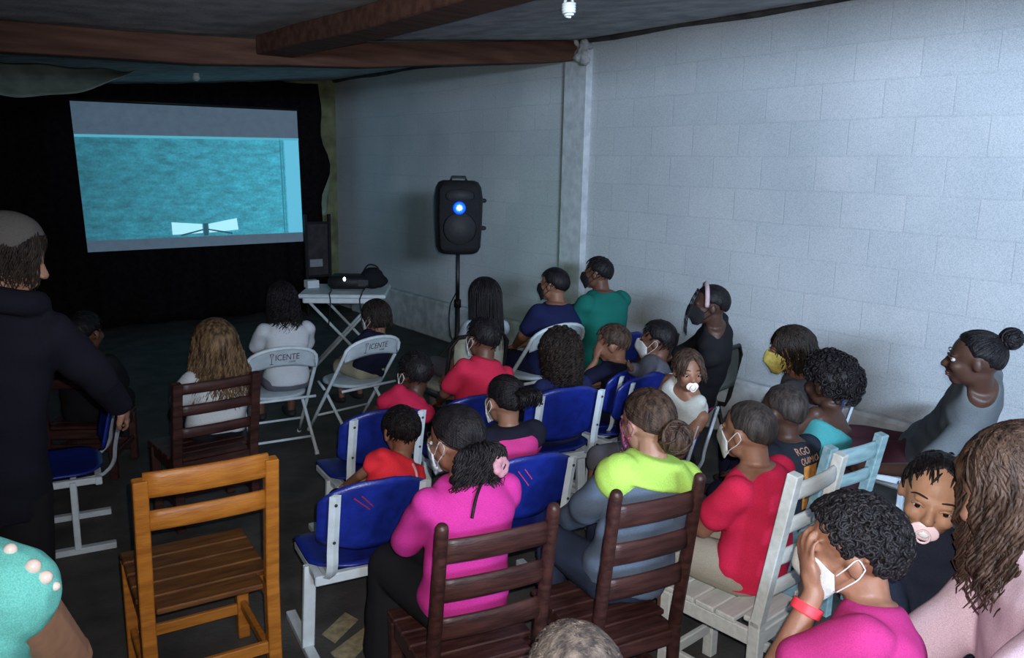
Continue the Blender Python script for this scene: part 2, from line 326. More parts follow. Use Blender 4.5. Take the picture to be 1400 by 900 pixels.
# pale cloth scrap showing between curtain edge and wall
P = [[(x, 9.62+.02*math.sin(z*9+x*20), z) for x in np.linspace(4.16, 4.42+.05*math.sin(z*5), 8)] for z in np.linspace(1.15, 2.1, 16)]
tag(obj('cloth', MB().grid(P), mat('fabric_sage', (.22, .29, .22), .9, .3, 6, .2), None, True, thick=.003), 'pale green cloth peeking out beside the right edge of the black curtain', 'cloth')

# ------------------------------------------------------------------ loudspeaker on its tripod
sb = V(626, 346, 6.3); st_xy = (sb[0], sb[1]); syaw = yawof(-1.35, -2.4)      # cabinet faces the audience and the viewer
t = thing('tripod_stand', 'black tripod stand carrying the loudspeaker near the right wall', 'speaker stand', (sb[0], sb[1], 0))
obj('pole', MB().tube([(0, 0, .12), (0, 0, .75)], .020, 14).tube([(0, 0, .7), (0, 0, sb[2]+.03)], .016, 14), M_bm, t, True)
obj('collar', MB().tube([(0, 0, .72), (0, 0, .78)], .028, 14), M_bp, t, True); obj('collar', MB().tube([(0, 0, .42), (0, 0, .48)], .03, 14), M_bp, t, True)
for k in range(3):
    a = k*2.094+.5; ca, sa = math.cos(a), math.sin(a)
    l = obj('leg', MB().bar((.02*ca, .02*sa, .46), (.42*ca, .42*sa, .012), .022, .022), M_bm, t); obj('rubber_foot', MB().ell((.42*ca, .42*sa, .014), (.022, .022, .014), nu=10, nv=6), M_bp, l, True)
    obj('brace', MB().bar((.018*ca, .018*sa, .16), (.21*ca, .21*sa, .225), .014, .008), M_bm, t)
sp_ = thing('loudspeaker', 'black plastic loudspeaker with a glowing blue light raised on a tripod', 'loudspeaker', (sb[0], sb[1], sb[2]), syaw)
hh = .55; mb = MB(); R0 = []
for z, w, d in ((0, .125, .10), (.012, .150, .125), (.05, .170, .145), (.2, .180, .15), (.42, .185, .15), (.5, .172, .145), (.538, .150, .125), (.55, .12, .10)): R0.append(((0, .02, z), w, d, (1, 0, 0), (0, 1, 0)))
mb.loft(R0, 32); obj('cabinet', mb, M_bp, sp_, True)
mb = MB(); mb.loft([((0, .155, z), w, .022, (1, 0, 0), (0, 1, 0)) for z, w in ((.03, .125), (.06, .145), (.28, .155), (.49, .150), (.52, .125))], 28)
obj('grille', mb, mat('grille_mesh', (.010, .010, .012), .7, .5, 120, .6, 300), sp_, True)
obj('woofer', MB().tube([(0, .172, .20), (0, .182, .20)], [.125, .115], 32), mat('cone_black', (.014, .014, .016), .6, .2, 60), sp_, True)
obj('horn', MB().loft([((0, .17, .44), .11, .05, (1, 0, 0), (0, 0, 1)), ((0, .18, .44), .10, .042, (1, 0, 0), (0, 0, 1))], 20), MATS['cone_black'], sp_, True)
led = obj('light', MB().ell((0.005, .19, .352), (.017, .010, .017)), emit('led_blue', (.25, .55, 1), 30), sp_, True, 'bright blue light behind the grille')
obj('light_ring', MB().tube([(.005+.034*math.cos(a), .186, .352+.034*math.sin(a)) for a in np.linspace(0, 6.28, 24)[:-1]], .013, 8, closed=True), emit('led_ring', (.0, .08, 1), 1.3), sp_, True, 'deep blue glow round the light')
light('speaker_glow', 'POINT', tuple(np.array(sb)+np.array([.02, -.34, .36])), .12, (.1, .25, 1), shadow_soft_size=.02)
for z in (.19, .40): obj('knob', MB().cap((-.17, -.03, z), .018, (-.205, -.03, z), .015, 10), M_bp, sp_, True)
obj('handle', MB().tube([(-.06, .02, .545), (-.05, .02, .575), (.05, .02, .575), (.06, .02, .545)], .010, 8), M_bp, sp_, True)
gl = obj('side_lamp', MB().ell((-.0, -.15, .14), (.02, .01, .02), nu=10, nv=6), emit('led_green', (.1, .9, .35), 4), sp_, True, 'small green lamp on the back')
light('speaker_green', 'POINT', (sb[0]+.24, sb[1]+.20, sb[2]+.10), 1.2, (.1, 1, .4), shadow_soft_size=.03)
P = [np.array((sb[0]+.05, sb[1]+.15, sb[2]+.1)), (sb[0]+.07, sb[1]+.1, sb[2]-.05), (sb[0]+.05, sb[1]+.06, sb[2]-.2), (sb[0]+.015, sb[1]+.035, sb[2]-.3), (sb[0]-.05, sb[1]+.03, sb[2]-.42), (sb[0]-.07, sb[1], sb[2]-.6), (sb[0]-.03, sb[1]-.02, sb[2]-.72), (sb[0]+.1, sb[1]-.3, .01), (sb[0]+.6, sb[1]-.6, .008)]
def smooth_path(P, n=60):
    P = np.array(P, float); m = len(P); out = []
    for t_ in np.linspace(0, m-1.001, n):
        i = int(t_); f = t_-i; p0, p1, p2, p3 = P[max(i-1, 0)], P[i], P[i+1], P[min(i+2, m-1)]
        out.append(.5*(2*p1+(p2-p0)*f+(2*p0-5*p1+4*p2-p3)*f*f+(3*p1-p0-3*p2+p3)*f**3))
    return np.array(out)
tag(obj('cable', MB().tube(smooth_path(P), .005, 6), M_bp, None, True), 'thin black cable looping down beside the speaker pole', 'cable')

# ------------------------------------------------------------------ folding table with projector
TA = G(406, 404, .70); TB = G(527, 405, .70); tm = (TA+TB)/2; tv = TB-TA; tw = np.linalg.norm(tv[:2]); tyaw = math.atan2(tv[1], tv[0])
ctr = tm+np.array([-math.sin(tyaw), math.cos(tyaw), 0])*.33; ctr[2] = 0
t = thing('folding_table', 'white folding table with crossed legs under the projector', 'table', ctr, tyaw)
obj('tabletop', MB().box((0, 0, .69), (tw, .66, .035), bev=.012), M_wp, t)
obj('apron', MB().box((0, -.30, .652), (tw-.10, .02, .045)).box((0, .30, .652), (tw-.10, .02, .045)).box((-tw/2+.05, 0, .652), (.02, .6, .045)).box((tw/2-.05, 0, .652), (.02, .6, .045)), M_wp, t)
for y in (-.26, .26):
    for s in (-1, 1): obj('leg', MB().tube([(s*(tw/2-.08), y+.012*s, .645), (-s*(tw/2-.08), y+.012*s, .012)], .013, 10), M_wm, t, True)
for s in (-1, 1): obj('cross_bar', MB().tube([(s*(tw/2-.08), -.26, .02), (s*(tw/2-.08), .26, .02)], .011, 10), M_wm, t, True)
def on_table(u, v, z=.7075): return ctr+np.array([u*math.cos(tyaw)-v*math.sin(tyaw), u*math.sin(tyaw)+v*math.cos(tyaw), z])
pj = thing('projector', 'black projector with a small white light on the white table', 'projector', on_table(.02, .02), tyaw)
mb = MB().box((0, 0, .07), (.34, .26, .11), bev=.03); obj('housing', mb, M_bp, pj, True)
obj('lens', MB().tube([(.08, .12, .07), (.08, .17, .07)], [.05, .045], 20), M_bp, pj, True)
obj('indicator_light', MB().ell((-.02, -.132, .105), (.012, .006, .018)), emit('projector_led', (1, 1, 1), 5), pj, True, 'small white indicator light')
obj('vent', MB().box((.14, -.131, .07), (.09, .004, .06)), mat('vent_grey', (.03, .03, .035), .6, .2, 80), pj)
for s in (-1, 1): obj('foot', MB().tube([(s*.13, 0, 0), (s*.13, 0, .02)], .014, 10), M_bp, pj)
bg = thing('equipment_bag', 'black bag slumped beside the projector on the table', 'bag', on_table(.22, .08), tyaw)
fuse('bag_body', MB().ell((0, 0, .085), (.11, .10, .10)).ell((.02, .02, .06), (.13, .10, .07)), fab('black', (.012, .012, .014)), bg, .012, 4, lambda p: .008*snoise(p, 25))
obj('strap', MB().tube(smooth_path([(-.08, 0, .14), (-.03, -.02, .21), (.04, -.02, .20), (.08, 0, .13)], 20), .008, 8), M_bp, bg, True)
tag(obj('box', MB().box(on_table(-.31, .05, .745), (.11, .09, .07), bev=.006), M_wp), 'small white box on the left end of the folding table', 'box')
fr = thing('easel_panel', 'dark framed panel standing behind the projector table', 'panel', (4.12, 9.25, 0), 0)
obj('board', MB().box((0, 0, .78), (.26, .02, .62)), mat('board_dark', (.04, .035, .04), .6, .3, 10), fr)
mb = MB()
for s in (-1, 1): mb.box((s*.15, 0, .6), (.035, .035, 1.2))
mb.box((0, 0, 1.1), (.3, .03, .03)).box((0, 0, .46), (.3, .03, .03)); obj('frame', mb, M_bp, fr)
obj('paper', MB().box((-.03, -.013, .62), (.16, .004, .09), bev=0), mat('paper_grey', (.3, .32, .35), .8, .1), fr)
for u, du in ((-.12, .02), (.20, -.03)):
    P = [on_table(u, -.12, .76), on_table(u+du, -.22, .725), on_table(u+du, -.333, .712), on_table(u+du*1.5, -.346, .66), on_table(u+du, -.342, .55), on_table(u, -.30, .40)]
    tag(obj('cable', MB().tube(smooth_path(P, 30), .005, 6), M_bp, None, True), 'black projector cable hanging over the table edge, '+('left one' if u < 0 else 'right one'), 'cable')

# ------------------------------------------------------------------ chairs
W_or = wood('orange', (.30, .098, .012), (.44, .165, .022)); W_os = wood('orange_worn', (.085, .030, .008), (.16, .062, .014)); W_dk = wood('dark', (.026, .009, .008), (.060, .022, .018)); W_wh = wood('white', (.52, .55, .53), (.64, .66, .63), .6)
W_tq = wood('turquoise', (.15, .25, .27), (.24, .36, .38), .7); W_edge = wood('edge', (.20, .075, .03), (.30, .13, .05))
def seat_centre(o): return np.array(o.location)
KC = 1.07
def place(o, mid, z, fx, fy, back, ks=1):                                   # put the top middle of the back at a point
    n = _n([fx, fy, 0]); z *= KC; back *= KC*ks; o.scale = (KC*ks,)*3; p = G(*mid, z); o.rotation_euler = (0, 0, yawof(fx, fy)); c = p+n*back; o.location = (c[0], c[1], 0); return o
def wooden_chair(label, mid, z, w, face, W_, slats, sh=.35, dp=.36, post=.036, round_top=False, lean=.05, group='wooden chairs', low=True, thick=.02, Ws=None, rr=True):
    t = thing('wooden_chair', label, 'chair', group=group); hb = dp/2
    top = z+.03 if round_top else z
    for s in (-1, 1):
        a = np.array((s*(w/2-post/2), -hb+.018, 0)); m = np.array((s*(w/2-post/2), -hb+.018, sh)); e = np.array((s*(w/2-post/2), -hb-lean, top))
        mb = MB()
        if round_top: mb.cap(a+(0, 0, post/2), post*.52, m, post*.56, 12).cap(m, post*.56, e-(0, 0, post*.4), post*.5, 12)
        else: mb.bar(a, m+(0, 0, .02), post, post).bar(m, e, post, post*.9)
        obj('back_post', mb, W_, t, round_top)
        obj('front_leg', MB().bar((s*(w/2-post/2), hb-post/2, 0), (s*(w/2-post/2), hb-post/2, sh-.02), post, post), W_, t)
        obj('side_rail', MB().box((s*(w/2-post/2), 0, sh-.045), (.022, dp-post*1.4, .05)), W_, t)
        if low: obj('stretcher', MB().box((s*(w/2-post/2), 0, .13), (.02, dp-post*1.4, .035)), W_, t)
    obj('front_rail', MB().box((0, hb-post/2, sh-.045), (w-post*1.4, .022, .05)), W_, t); rr and obj('rear_rail', MB().box((0, -hb+post/2, sh-.045), (w-post*1.4, .022, .05)), W_, t)
    if low:
        obj('stretcher', MB().box((0, -hb+post/2, .18), (w-post*1.4, .02, .04)), W_, t); obj('stretcher', MB().box((0, hb-post/2, .11), (w-post*1.4, .02, .04)), W_, t)
    mb = MB(); n = 5; sw = (dp+.01)/n
    for k in range(n): mb.box((0, -hb+.02+sw*(k+.5)-.01, sh-.009), (w-(.004 if k else post*2+.01), sw-.007, .018), bev=.004)
    obj('seat', mb, Ws or W_, t, label='darker worn plank seat' if Ws else None)
    for zc, hs in slats:
        f = (zc-sh)/(top-sh); y = -hb+.018+(-lean-.018)*f
        mb = MB(); nn = 9; P = []
        for k in range(nn):
            u = -1+2*k/(nn-1); P.append(((u*(w/2-post*.7), y-.010*(1-u*u), zc), thick/2, hs/2, (0, 1, 0), (0, 0, 1)))
        q = MB(); q.loft([(c, a_, b_, x, yv) for c, a_, b_, x, yv in P], 12); obj('back_slat', q, W_, t, True)
    return place(t, mid, z, *face, hb+lean)
def blue_shell(w, h, d0, d1, nx=14, nz=12, rc=.06):                   # rounded, gently dished panel
    P = []
    for j in range(nz):
        v = -1+2*j/(nz-1); row = []
        for i in range(nx):
            u = -1+2*i/(nx-1); k = 1-max(0, abs(v)-.55)**2/(.45**2)*(rc/(w/2))*1.3
            row.append((u*w/2*k, d0*u*u+d1*v*abs(v), v*h/2*(1-.10*max(0, abs(u)-.6)/.4)))
        P.append(row)
    return np.array(P)
def school_chair_mesh(M1, name, label, group):
    t = thing(name, label, 'chair', group=group); w = .39; sh = .35
    P = blue_shell(w, .26, .028, 0); back = P.copy(); back[..., 1] = -.205-.06*(P[..., 2]/.13+1)/2+P[..., 1]; back[..., 2] += .545
    obj('backrest', MB().grid(back), M1, t, True, thick=.009)
    Q = blue_shell(w+.01, .37, 0, 0); seat = Q.copy(); seat[..., 1] = Q[..., 2]; v = Q[..., 2]/.185; u = Q[..., 0]/(w/2)
    seat[..., 2] = sh+.012*u*u-.022*np.clip(v-.4, 0, 1)**2*3+.018*np.clip(-v-.6, 0, 1)
    obj('seat', MB().grid(seat), M1, t, True, thick=.009)
    for s in (-1, 1):
        x = s*.152; pts = [(x, -.282, .655), (x, -.258, .55), (x, -.236, .45), (x, -.228, .39), (x, -.20, .345), (x, -.14, .322), (x, .10, .318)]
        q = MB(); sm = smooth_path(pts, 26); q.tube(sm, .019, 4, flat=.42, side=(1, 0, 0))
        up = obj('upright', q, M_wm, t, False)
        for k, (yb_, zb_) in enumerate(((-.283, .625), (-.252, .485))): obj('bolt', MB().ell((x, yb_-.006, zb_), (.0055, .004, .0055), nu=8, nv=6), M_steel, up, True)
        obj('leg', MB().bar((s*.185, -.06, .325), (s*.20, -.06, .02), .042, .026, up=(0, 1, 0)), M_wm, t)
        obj('foot_bar', MB().bar((s*.20, -.21, .015), (s*.20, .19, .015), .036, .028), M_wm, t)
    obj('seat_frame', MB().box((0, -.16, .315), (.39, .028, .035)).box((0, .13, .31), (.36, .028, .03)).box((-.178, -.02, .318), (.028, .3, .03)).box((.178, -.02, .318), (.028, .3, .03)), M_wm, t)
    return t
BLUE = 'blue school chairs'
blue0 = school_chair_mesh(M_blue, 'school_chair', 'x', BLUE); _used = [0]
def blue_chair(label, mid=None, z=.66, face=(.15, 1), at=None, group=BLUE):
    o = blue0 if not _used[0] else copy_tree(blue0); _used[0] = 1; o['label'] = label
    if mid: place(o, mid, z, *face, .285, z/.665)
    else: o.scale = (KC,)*3; o.location = (at[0], at[1], 0); o.rotation_euler = (0, 0, yawof(*face))
    return o
M_arch = mat('white_lacquer', (.42, .49, .53), .5, .08, 20, .1, 90, .35)
M_ink = mat('plum_ink', (.09, .03, .06), .7, .1)
def folding_chair_mesh():
    t = thing('folding_chair', 'x', 'chair', group='white folding chairs'); w = .40
    # back tube: arch that runs down each side to the front feet
    def side(s, f): return np.array((s*w/2, -.20+.42*f, .56-.56*f))
    P = [side(-1, f) for f in (1, .75, .5, .25, .0)]
    for a in np.linspace(180, 0, 13)[1:-1]: P.append(np.array((w/2*math.cos(math.radians(a))*1.0, -.20-.055*math.sin(math.radians(a)), .56+.10*math.sin(math.radians(a))**.8)))
    P += [side(1, f) for f in (0, .25, .5, .75, 1)]
    obj('back_tube', MB().tube(P, .011, 10), M_wm, t, True)
    rows = []
    for j in range(9):
        v = j/8; row = []
        for i in range(17):
            u = -1+2*i/16; topz = .56+.10*max(0, 1-u*u)**.42; botz = .535-.03*(u*u)+.012
            z = botz+(topz-botz)*v; row.append((u*(w/2-.004), -.20+.075*(.56-z)-(.05*max(0, 1-u*u)**.5)*(.35+.65*v)+.0, z))
        rows.append(row)
    pn = obj('back_panel', MB().grid(rows), M_arch, t, True, thick=.006)
    bv = BVHTree.FromPolygons([v.co[:] for v in pn.data.vertices], [p.vertices[:] for p in pn.data.polygons])
    def print_on(v, f, name, cx, cz):
        out = []
        for q in v:
            x, z = q[0]+cx, q[1]+cz; hit = bv.ray_cast(Vector((x, -1, z)), Vector((0, 1, 0)))
            y = hit[0].y if hit[0] else -.25
            out.append((x, y-.0015-.0008*(1 if q[2] > 0 else 0), z))
        obj(name, MB().add(out, f), M_ink, pn, label='plum coloured lettering' if 'letter' in name else None)
    v, f = text_mesh('ICENTE', .052, .80); print_on(v, f, 'lettering', .022, .602)
    v, f = text_mesh('.com', .022, 1.0); print_on(v, f, 'lettering', .05, .574)
    m = MB().bar((-.075, .628, 0), (-.063, .594, 0), .003, .002, 0, (0, 1, 0)); 
    g = MB(); g.tube([(-.076, .628, 0), (-.066, .596, 0), (-.056, .628, 0)], .0022, 4).tube([(-.076, .628, 0), (-.056, .628, 0)], .0018, 4).tube([(-.066, .597, 0), (-.066, .566, 0)], .002, 4).tube([(-.076, .565, 0), (-.056, .565, 0)], .002, 4)
    vv = np.concatenate(g.v); vv[:, 2] = .0; print_on(vv, g.f, 'glass_emblem', 0, 0)
    obj('seat', MB().loft([((0, .01, z), a, b_, (1, 0, 0), (0, 1, 0)) for z, a, b_ in ((.334, .165, .17), (.340, .178, .182), (.354, .178, .182), (.358, .168, .172))], 28), M_arch, t, True)
    for s in (-1, 1):
        x = s*(w/2-.024); obj('rear_leg', MB().tube([(x, .13, .338), (x, .06, .30), (x, -.24, .01)], .010, 10), M_wm, t, True)
        obj('pivot', MB().tube([(s*(w/2-.035), .02, .30), (s*(w/2+.004), .02, .30)], .008, 8), M_steel, t, True)
        obj('foot_cap', MB().tube([(x, -.232, .02), (x, -.243, .0)], .013, 10), M_wp, t, True); obj('foot_cap', MB().tube([(s*w/2, .208, .02), (s*w/2, .22, .0)], .013, 10), M_wp, t, True)
    obj('stretcher', MB().tube([(-w/2, .13, .12), (w/2, .13, .12)], .008, 8), M_wm, t, True); obj('stretcher', MB().tube([(-w/2+.024, -.16, .09), (w/2-.024, -.16, .09)], .008, 8), M_wm, t, True)
    obj('seat_bar', MB().tube([(-w/2, -.165, .335), (w/2, -.165, .335)], .009, 8), M_wm, t, True)
    return t
fold0 = folding_chair_mesh(); _uf = [0]
def folding_chair(label, mid, z, face):
    o = fold0 if not _uf[0] else copy_tree(fold0); _uf[0] = 1; o['label'] = label; return place(o, mid, z, *face, .25, z/.66)
def padded_chair(label, mid, z, face, Mp, w=.40, sh=.35, bw=.20):
    t = thing('metal_chair', label, 'chair', group='metal framed chairs')
    B = z
    P = [(-w/2, .19, 0), (-w/2, .17, sh-.03), (-w/2, -.17, sh-.03), (-w/2, -.19, sh+.02), (-w/2+.0, -.245, B-.06), (-w/2+.05, -.255, B), (w/2-.05, -.255, B), (w/2, -.245, B-.06), (w/2, -.19, sh+.02), (w/2, -.17, sh-.03), (w/2, .17, sh-.03), (w/2, .19, 0)]
    obj('frame', MB().tube(P, .013, 10), M_bm, t, True)
    for s in (-1, 1): obj('rear_leg', MB().tube([(s*w/2, -.12, sh-.03), (s*w/2, -.22, 0)], .013, 10), M_bm, t, True)
    mb = MB().loft([((0, -.245+.0*k, zz), w/2-.025+dw, .014, (1, 0, 0), (0, 1, .12)) for k, (zz, dw) in enumerate(((B-bw-.03, -.04), (B-bw, -.012), (B-bw/2, 0), (B-.03, -.006), (B-.012, -.03)))], 26); obj('backrest', mb, Mp, t, True)
    obj('seat', MB().loft([((0, .0, z_), a, b_, (1, 0, 0), (0, 1, 0)) for z_, a, b_ in ((sh-.02, .17, .17), (sh-.012, .19, .19), (sh+.01, .19, .19), (sh+.018, .175, .175))], 28), Mp, t, True)
    return place(t, mid, z, *face, .255)

C1 = wooden_chair('empty orange varnished wooden chair with two back slats and plank seat', (284, 641), .82, .40, (.09, 1), W_or, [(.80, .078), (.69, .062)], sh=.40, dp=.44, post=.04, lean=.03, Ws=W_os, rr=False)
C2 = wooden_chair('dark brown ladder-back chair under the long-haired child in white', (297, 517), .72, .40, (-.05, 1), W_dk, [(.69, .05), (.585, .05), (.475, .05)], post=.042)
C3 = wooden_chair('dark brown wooden chair with three slats behind the girl in pink', (683, 717), .76, .36, (.2, 1), W_dk, [(.705, .07), (.585, .068), (.465, .068)], sh=.33, post=.036, round_top=True)
C4 = wooden_chair('dark brown wooden chair with three slats behind the grey jacket', (901, 673), .80, .325, (.17, 1), W_dk, [(.745, .07), (.625, .068), (.51, .068)], sh=.33, post=.036, round_top=True)
C5 = wooden_chair('white painted wooden chair under the boy in the red shirt', (1120, 634), .86, .30, (-.08, 1), W_wh, [(.80, .055), (.69, .05), (.585, .05), (.48, .05)], post=.038, sh=.36, lean=.06)
C6 = wooden_chair('worn turquoise wooden chair behind the child in the turquoise top', (1172, 602), .72, .34, (.09, 1), W_tq, [(.66, .07), (.56, .05), (.46, .05)], post=.042)
C7 = blue_chair('blue school chair with red scratches on its back, left of the girl in pink', (522, 664), .665, (.16, 1))
C8 = blue_chair('blue school chair with two pink scratches behind the ponytail child', (734, 630), .665, (.17, 1))
C9 = blue_chair('blue school chair behind the person with long curly hair', (783, 535), .69, (.2, 1))
C10 = blue_chair('blue school chair left of the small child in the red top', (532, 565), .665, (.12, 1))
C11 = blue_chair('blue school chair under the boy in the red polo shirt', (664, 545), .665, (.15, 1))
C12 = blue_chair('blue school chair the toddler with the pacifier sits on', (970, 566), .665, (-.45, 1))
C13 = blue_chair('dark blue chair back right of the grey sleeve', (893, 515), .665, (-.1, 1))
C17 = blue_chair('blue chair under the girl with the hair bun by the wall', (1335, 560), .665, (-.25, 1))
CL = blue_chair('blue school chair in the dark beside the standing person at far left', mid=(166, 533), face=(-1, .15))
F1 = folding_chair('white folding chair with printed arched back under the white T-shirt person', (388, 476), .66, (.12, 1))
F2 = folding_chair('white folding chair with printed arched back under the child in navy', (515, 461), .66, (-.14, 1))
C16 = folding_chair('white folding chair under the man in the navy T-shirt', (770, 444), .74, (-.05, 1))
C14 = padded_chair('grey chair with black metal frame under the girl with the headband', (994, 478), .70, (-.2, 1), mat('grey_plastic', (.10, .11, .095), .6, .15, 20))
C15 = padded_chair('cream backed chair with black tube frame under the woman with long straight hair', (657, 458), .70, (-.02, 1), mat('cream_vinyl', (.36, .37, .30), .6, .12, 20), w=.42, bw=.26)
# worn paint: scratches on two of the blue chairs
def scratches(ch, pts, col):
    m = mat('scratch_'+col[0], col[1], .8, .05); b = [o for o in ch.children if o.name.startswith('backrest')][0]
    for a, c in pts:
        P = [np.array(a)*(1-u)+np.array(c)*u for u in np.linspace(0, 1, 5)]; obj('scratch_mark', MB().tube([(x, -.2255-.06*((z-.545)/.13+1)/2+.028*(x/.195)**2+.011, z) for x, z in P], .0022, 4), m, b)
scratches(C7, [((-.085, .625), (-.03, .575)), ((-.06, .63), (-.02, .585))], ('red', (.30, .02, .05)))
scratches(C8, [((-.06, .625), (-.01, .56)), ((-.035, .63), (.0, .585))], ('pink', (.55, .06, .20)))
# two thin pale yellowish stripes laid on the floor
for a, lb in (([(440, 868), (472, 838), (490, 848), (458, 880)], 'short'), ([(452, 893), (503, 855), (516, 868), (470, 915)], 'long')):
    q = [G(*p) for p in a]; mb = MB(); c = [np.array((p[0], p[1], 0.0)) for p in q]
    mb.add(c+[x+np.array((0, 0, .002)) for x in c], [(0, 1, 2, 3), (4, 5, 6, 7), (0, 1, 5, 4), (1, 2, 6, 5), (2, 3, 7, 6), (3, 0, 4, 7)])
    tag(obj('floor_stripe', mb, mat('stripe_pale', (.30, .25, .15), .85, .3, 30)), 'pale yellowish '+lb+' stripe on the floor beside the pink girl\'s chair', 'floor stripe')
# ------------------------------------------------------------------ people
M_mask_w = mat('mask_white', (.50, .50, .49), .9, .08, 60, .2, 200, .1); M_mask_k = mat('mask_black', (.012, .012, .014), .9, .1, 60); M_mask_y = mat('mask_yellow', (.48, .38, .09), .9, .2, 40, .2)
M_mask_p = mat('mask_patterned', (.16, .17, .20), .9, .3, 55, .1, 200, .1, col2=(.55, .55, .58)); M_mask_f = mat('mask_floral', (.05, .03, .12), .9, .3, 70, .1, col2=(.40, .10, .16))
M_eye = mat('eye_white', (.42, .40, .39), .4, .02, 20, spec=.3); M_iris = mat('eye_iris', (.012, .007, .005), .08, .1, 20, spec=.9); M_brow = mat('brow_hair', (.015, .010, .008), .7, .2, 80)
M_lip = {}
def rot_head(yaw, pitch, roll):
    return np.array(Matrix.Rotation(yaw, 3, 'Z') @ Matrix.Rotation(-pitch, 3, 'X') @ Matrix.Rotation(roll, 3, 'Y'))
SKC, SKR = np.array((0, -.07, .11)), np.array((.345, .435, .40))
def limit(az):                                                       # lowest hair height against azimuth (0 front, 180 back), in skull units
    return np.interp(az, [0, 40, 62, 80, 98, 118, 180], [.66, .58, .34, -.05, -.02, -.45, -.70])
def hair_shell(thick, sub=4, noise=0, nscale=9, front=0., seed=0, back=1.0, rows=True):
    bm = bmesh.new(); bmesh.ops.create_icosphere(bm, subdivisions=sub, radius=1); d = np.array([v.co[:] for v in bm.verts]); bm.verts.index_update()
    f = [[v.index for v in p.verts] for p in bm.faces]; bm.free()
    az = np.degrees(np.arctan2(np.abs(d[:, 0]), d[:, 1])); lim = limit(az)+front*np.clip(1-az/80, 0, 1)
    w = np.clip((d[:, 2]-lim)/.10+.5, 0, 1); w = w*w*(3-2*w)
    th = thick*(1+.0*az); th = th*(1+(back-1)*np.clip(-d[:, 1], 0, 1))
    th = th*np.clip(.35+.9*(d[:, 2]-lim)/.5, .3, 1)
    if noise: th = th+noise*snoise(d, nscale, seed)*w
    s = 1.015+th; p = SKC+d*SKR*(w*s+(1-w)*.86)[:, None]; return p, f
def skull_pt(az, el, k=1.0):
    return SKC+SKR*k*np.array((math.sin(az)*math.cos(el), math.cos(az)*math.cos(el), math.sin(el)))
def slerp_path(p, q, k, n=8):                                        # over the skull from direction p to direction q
    p = _n(p); q = _n(q); om = math.acos(np.clip(p@q, -1, 1))+1e-6
    return [SKC+SKR*k*(math.sin((1-t)*om)*p+math.sin(t*om)*q)/math.sin(om) for t in np.linspace(0, 1, n)]
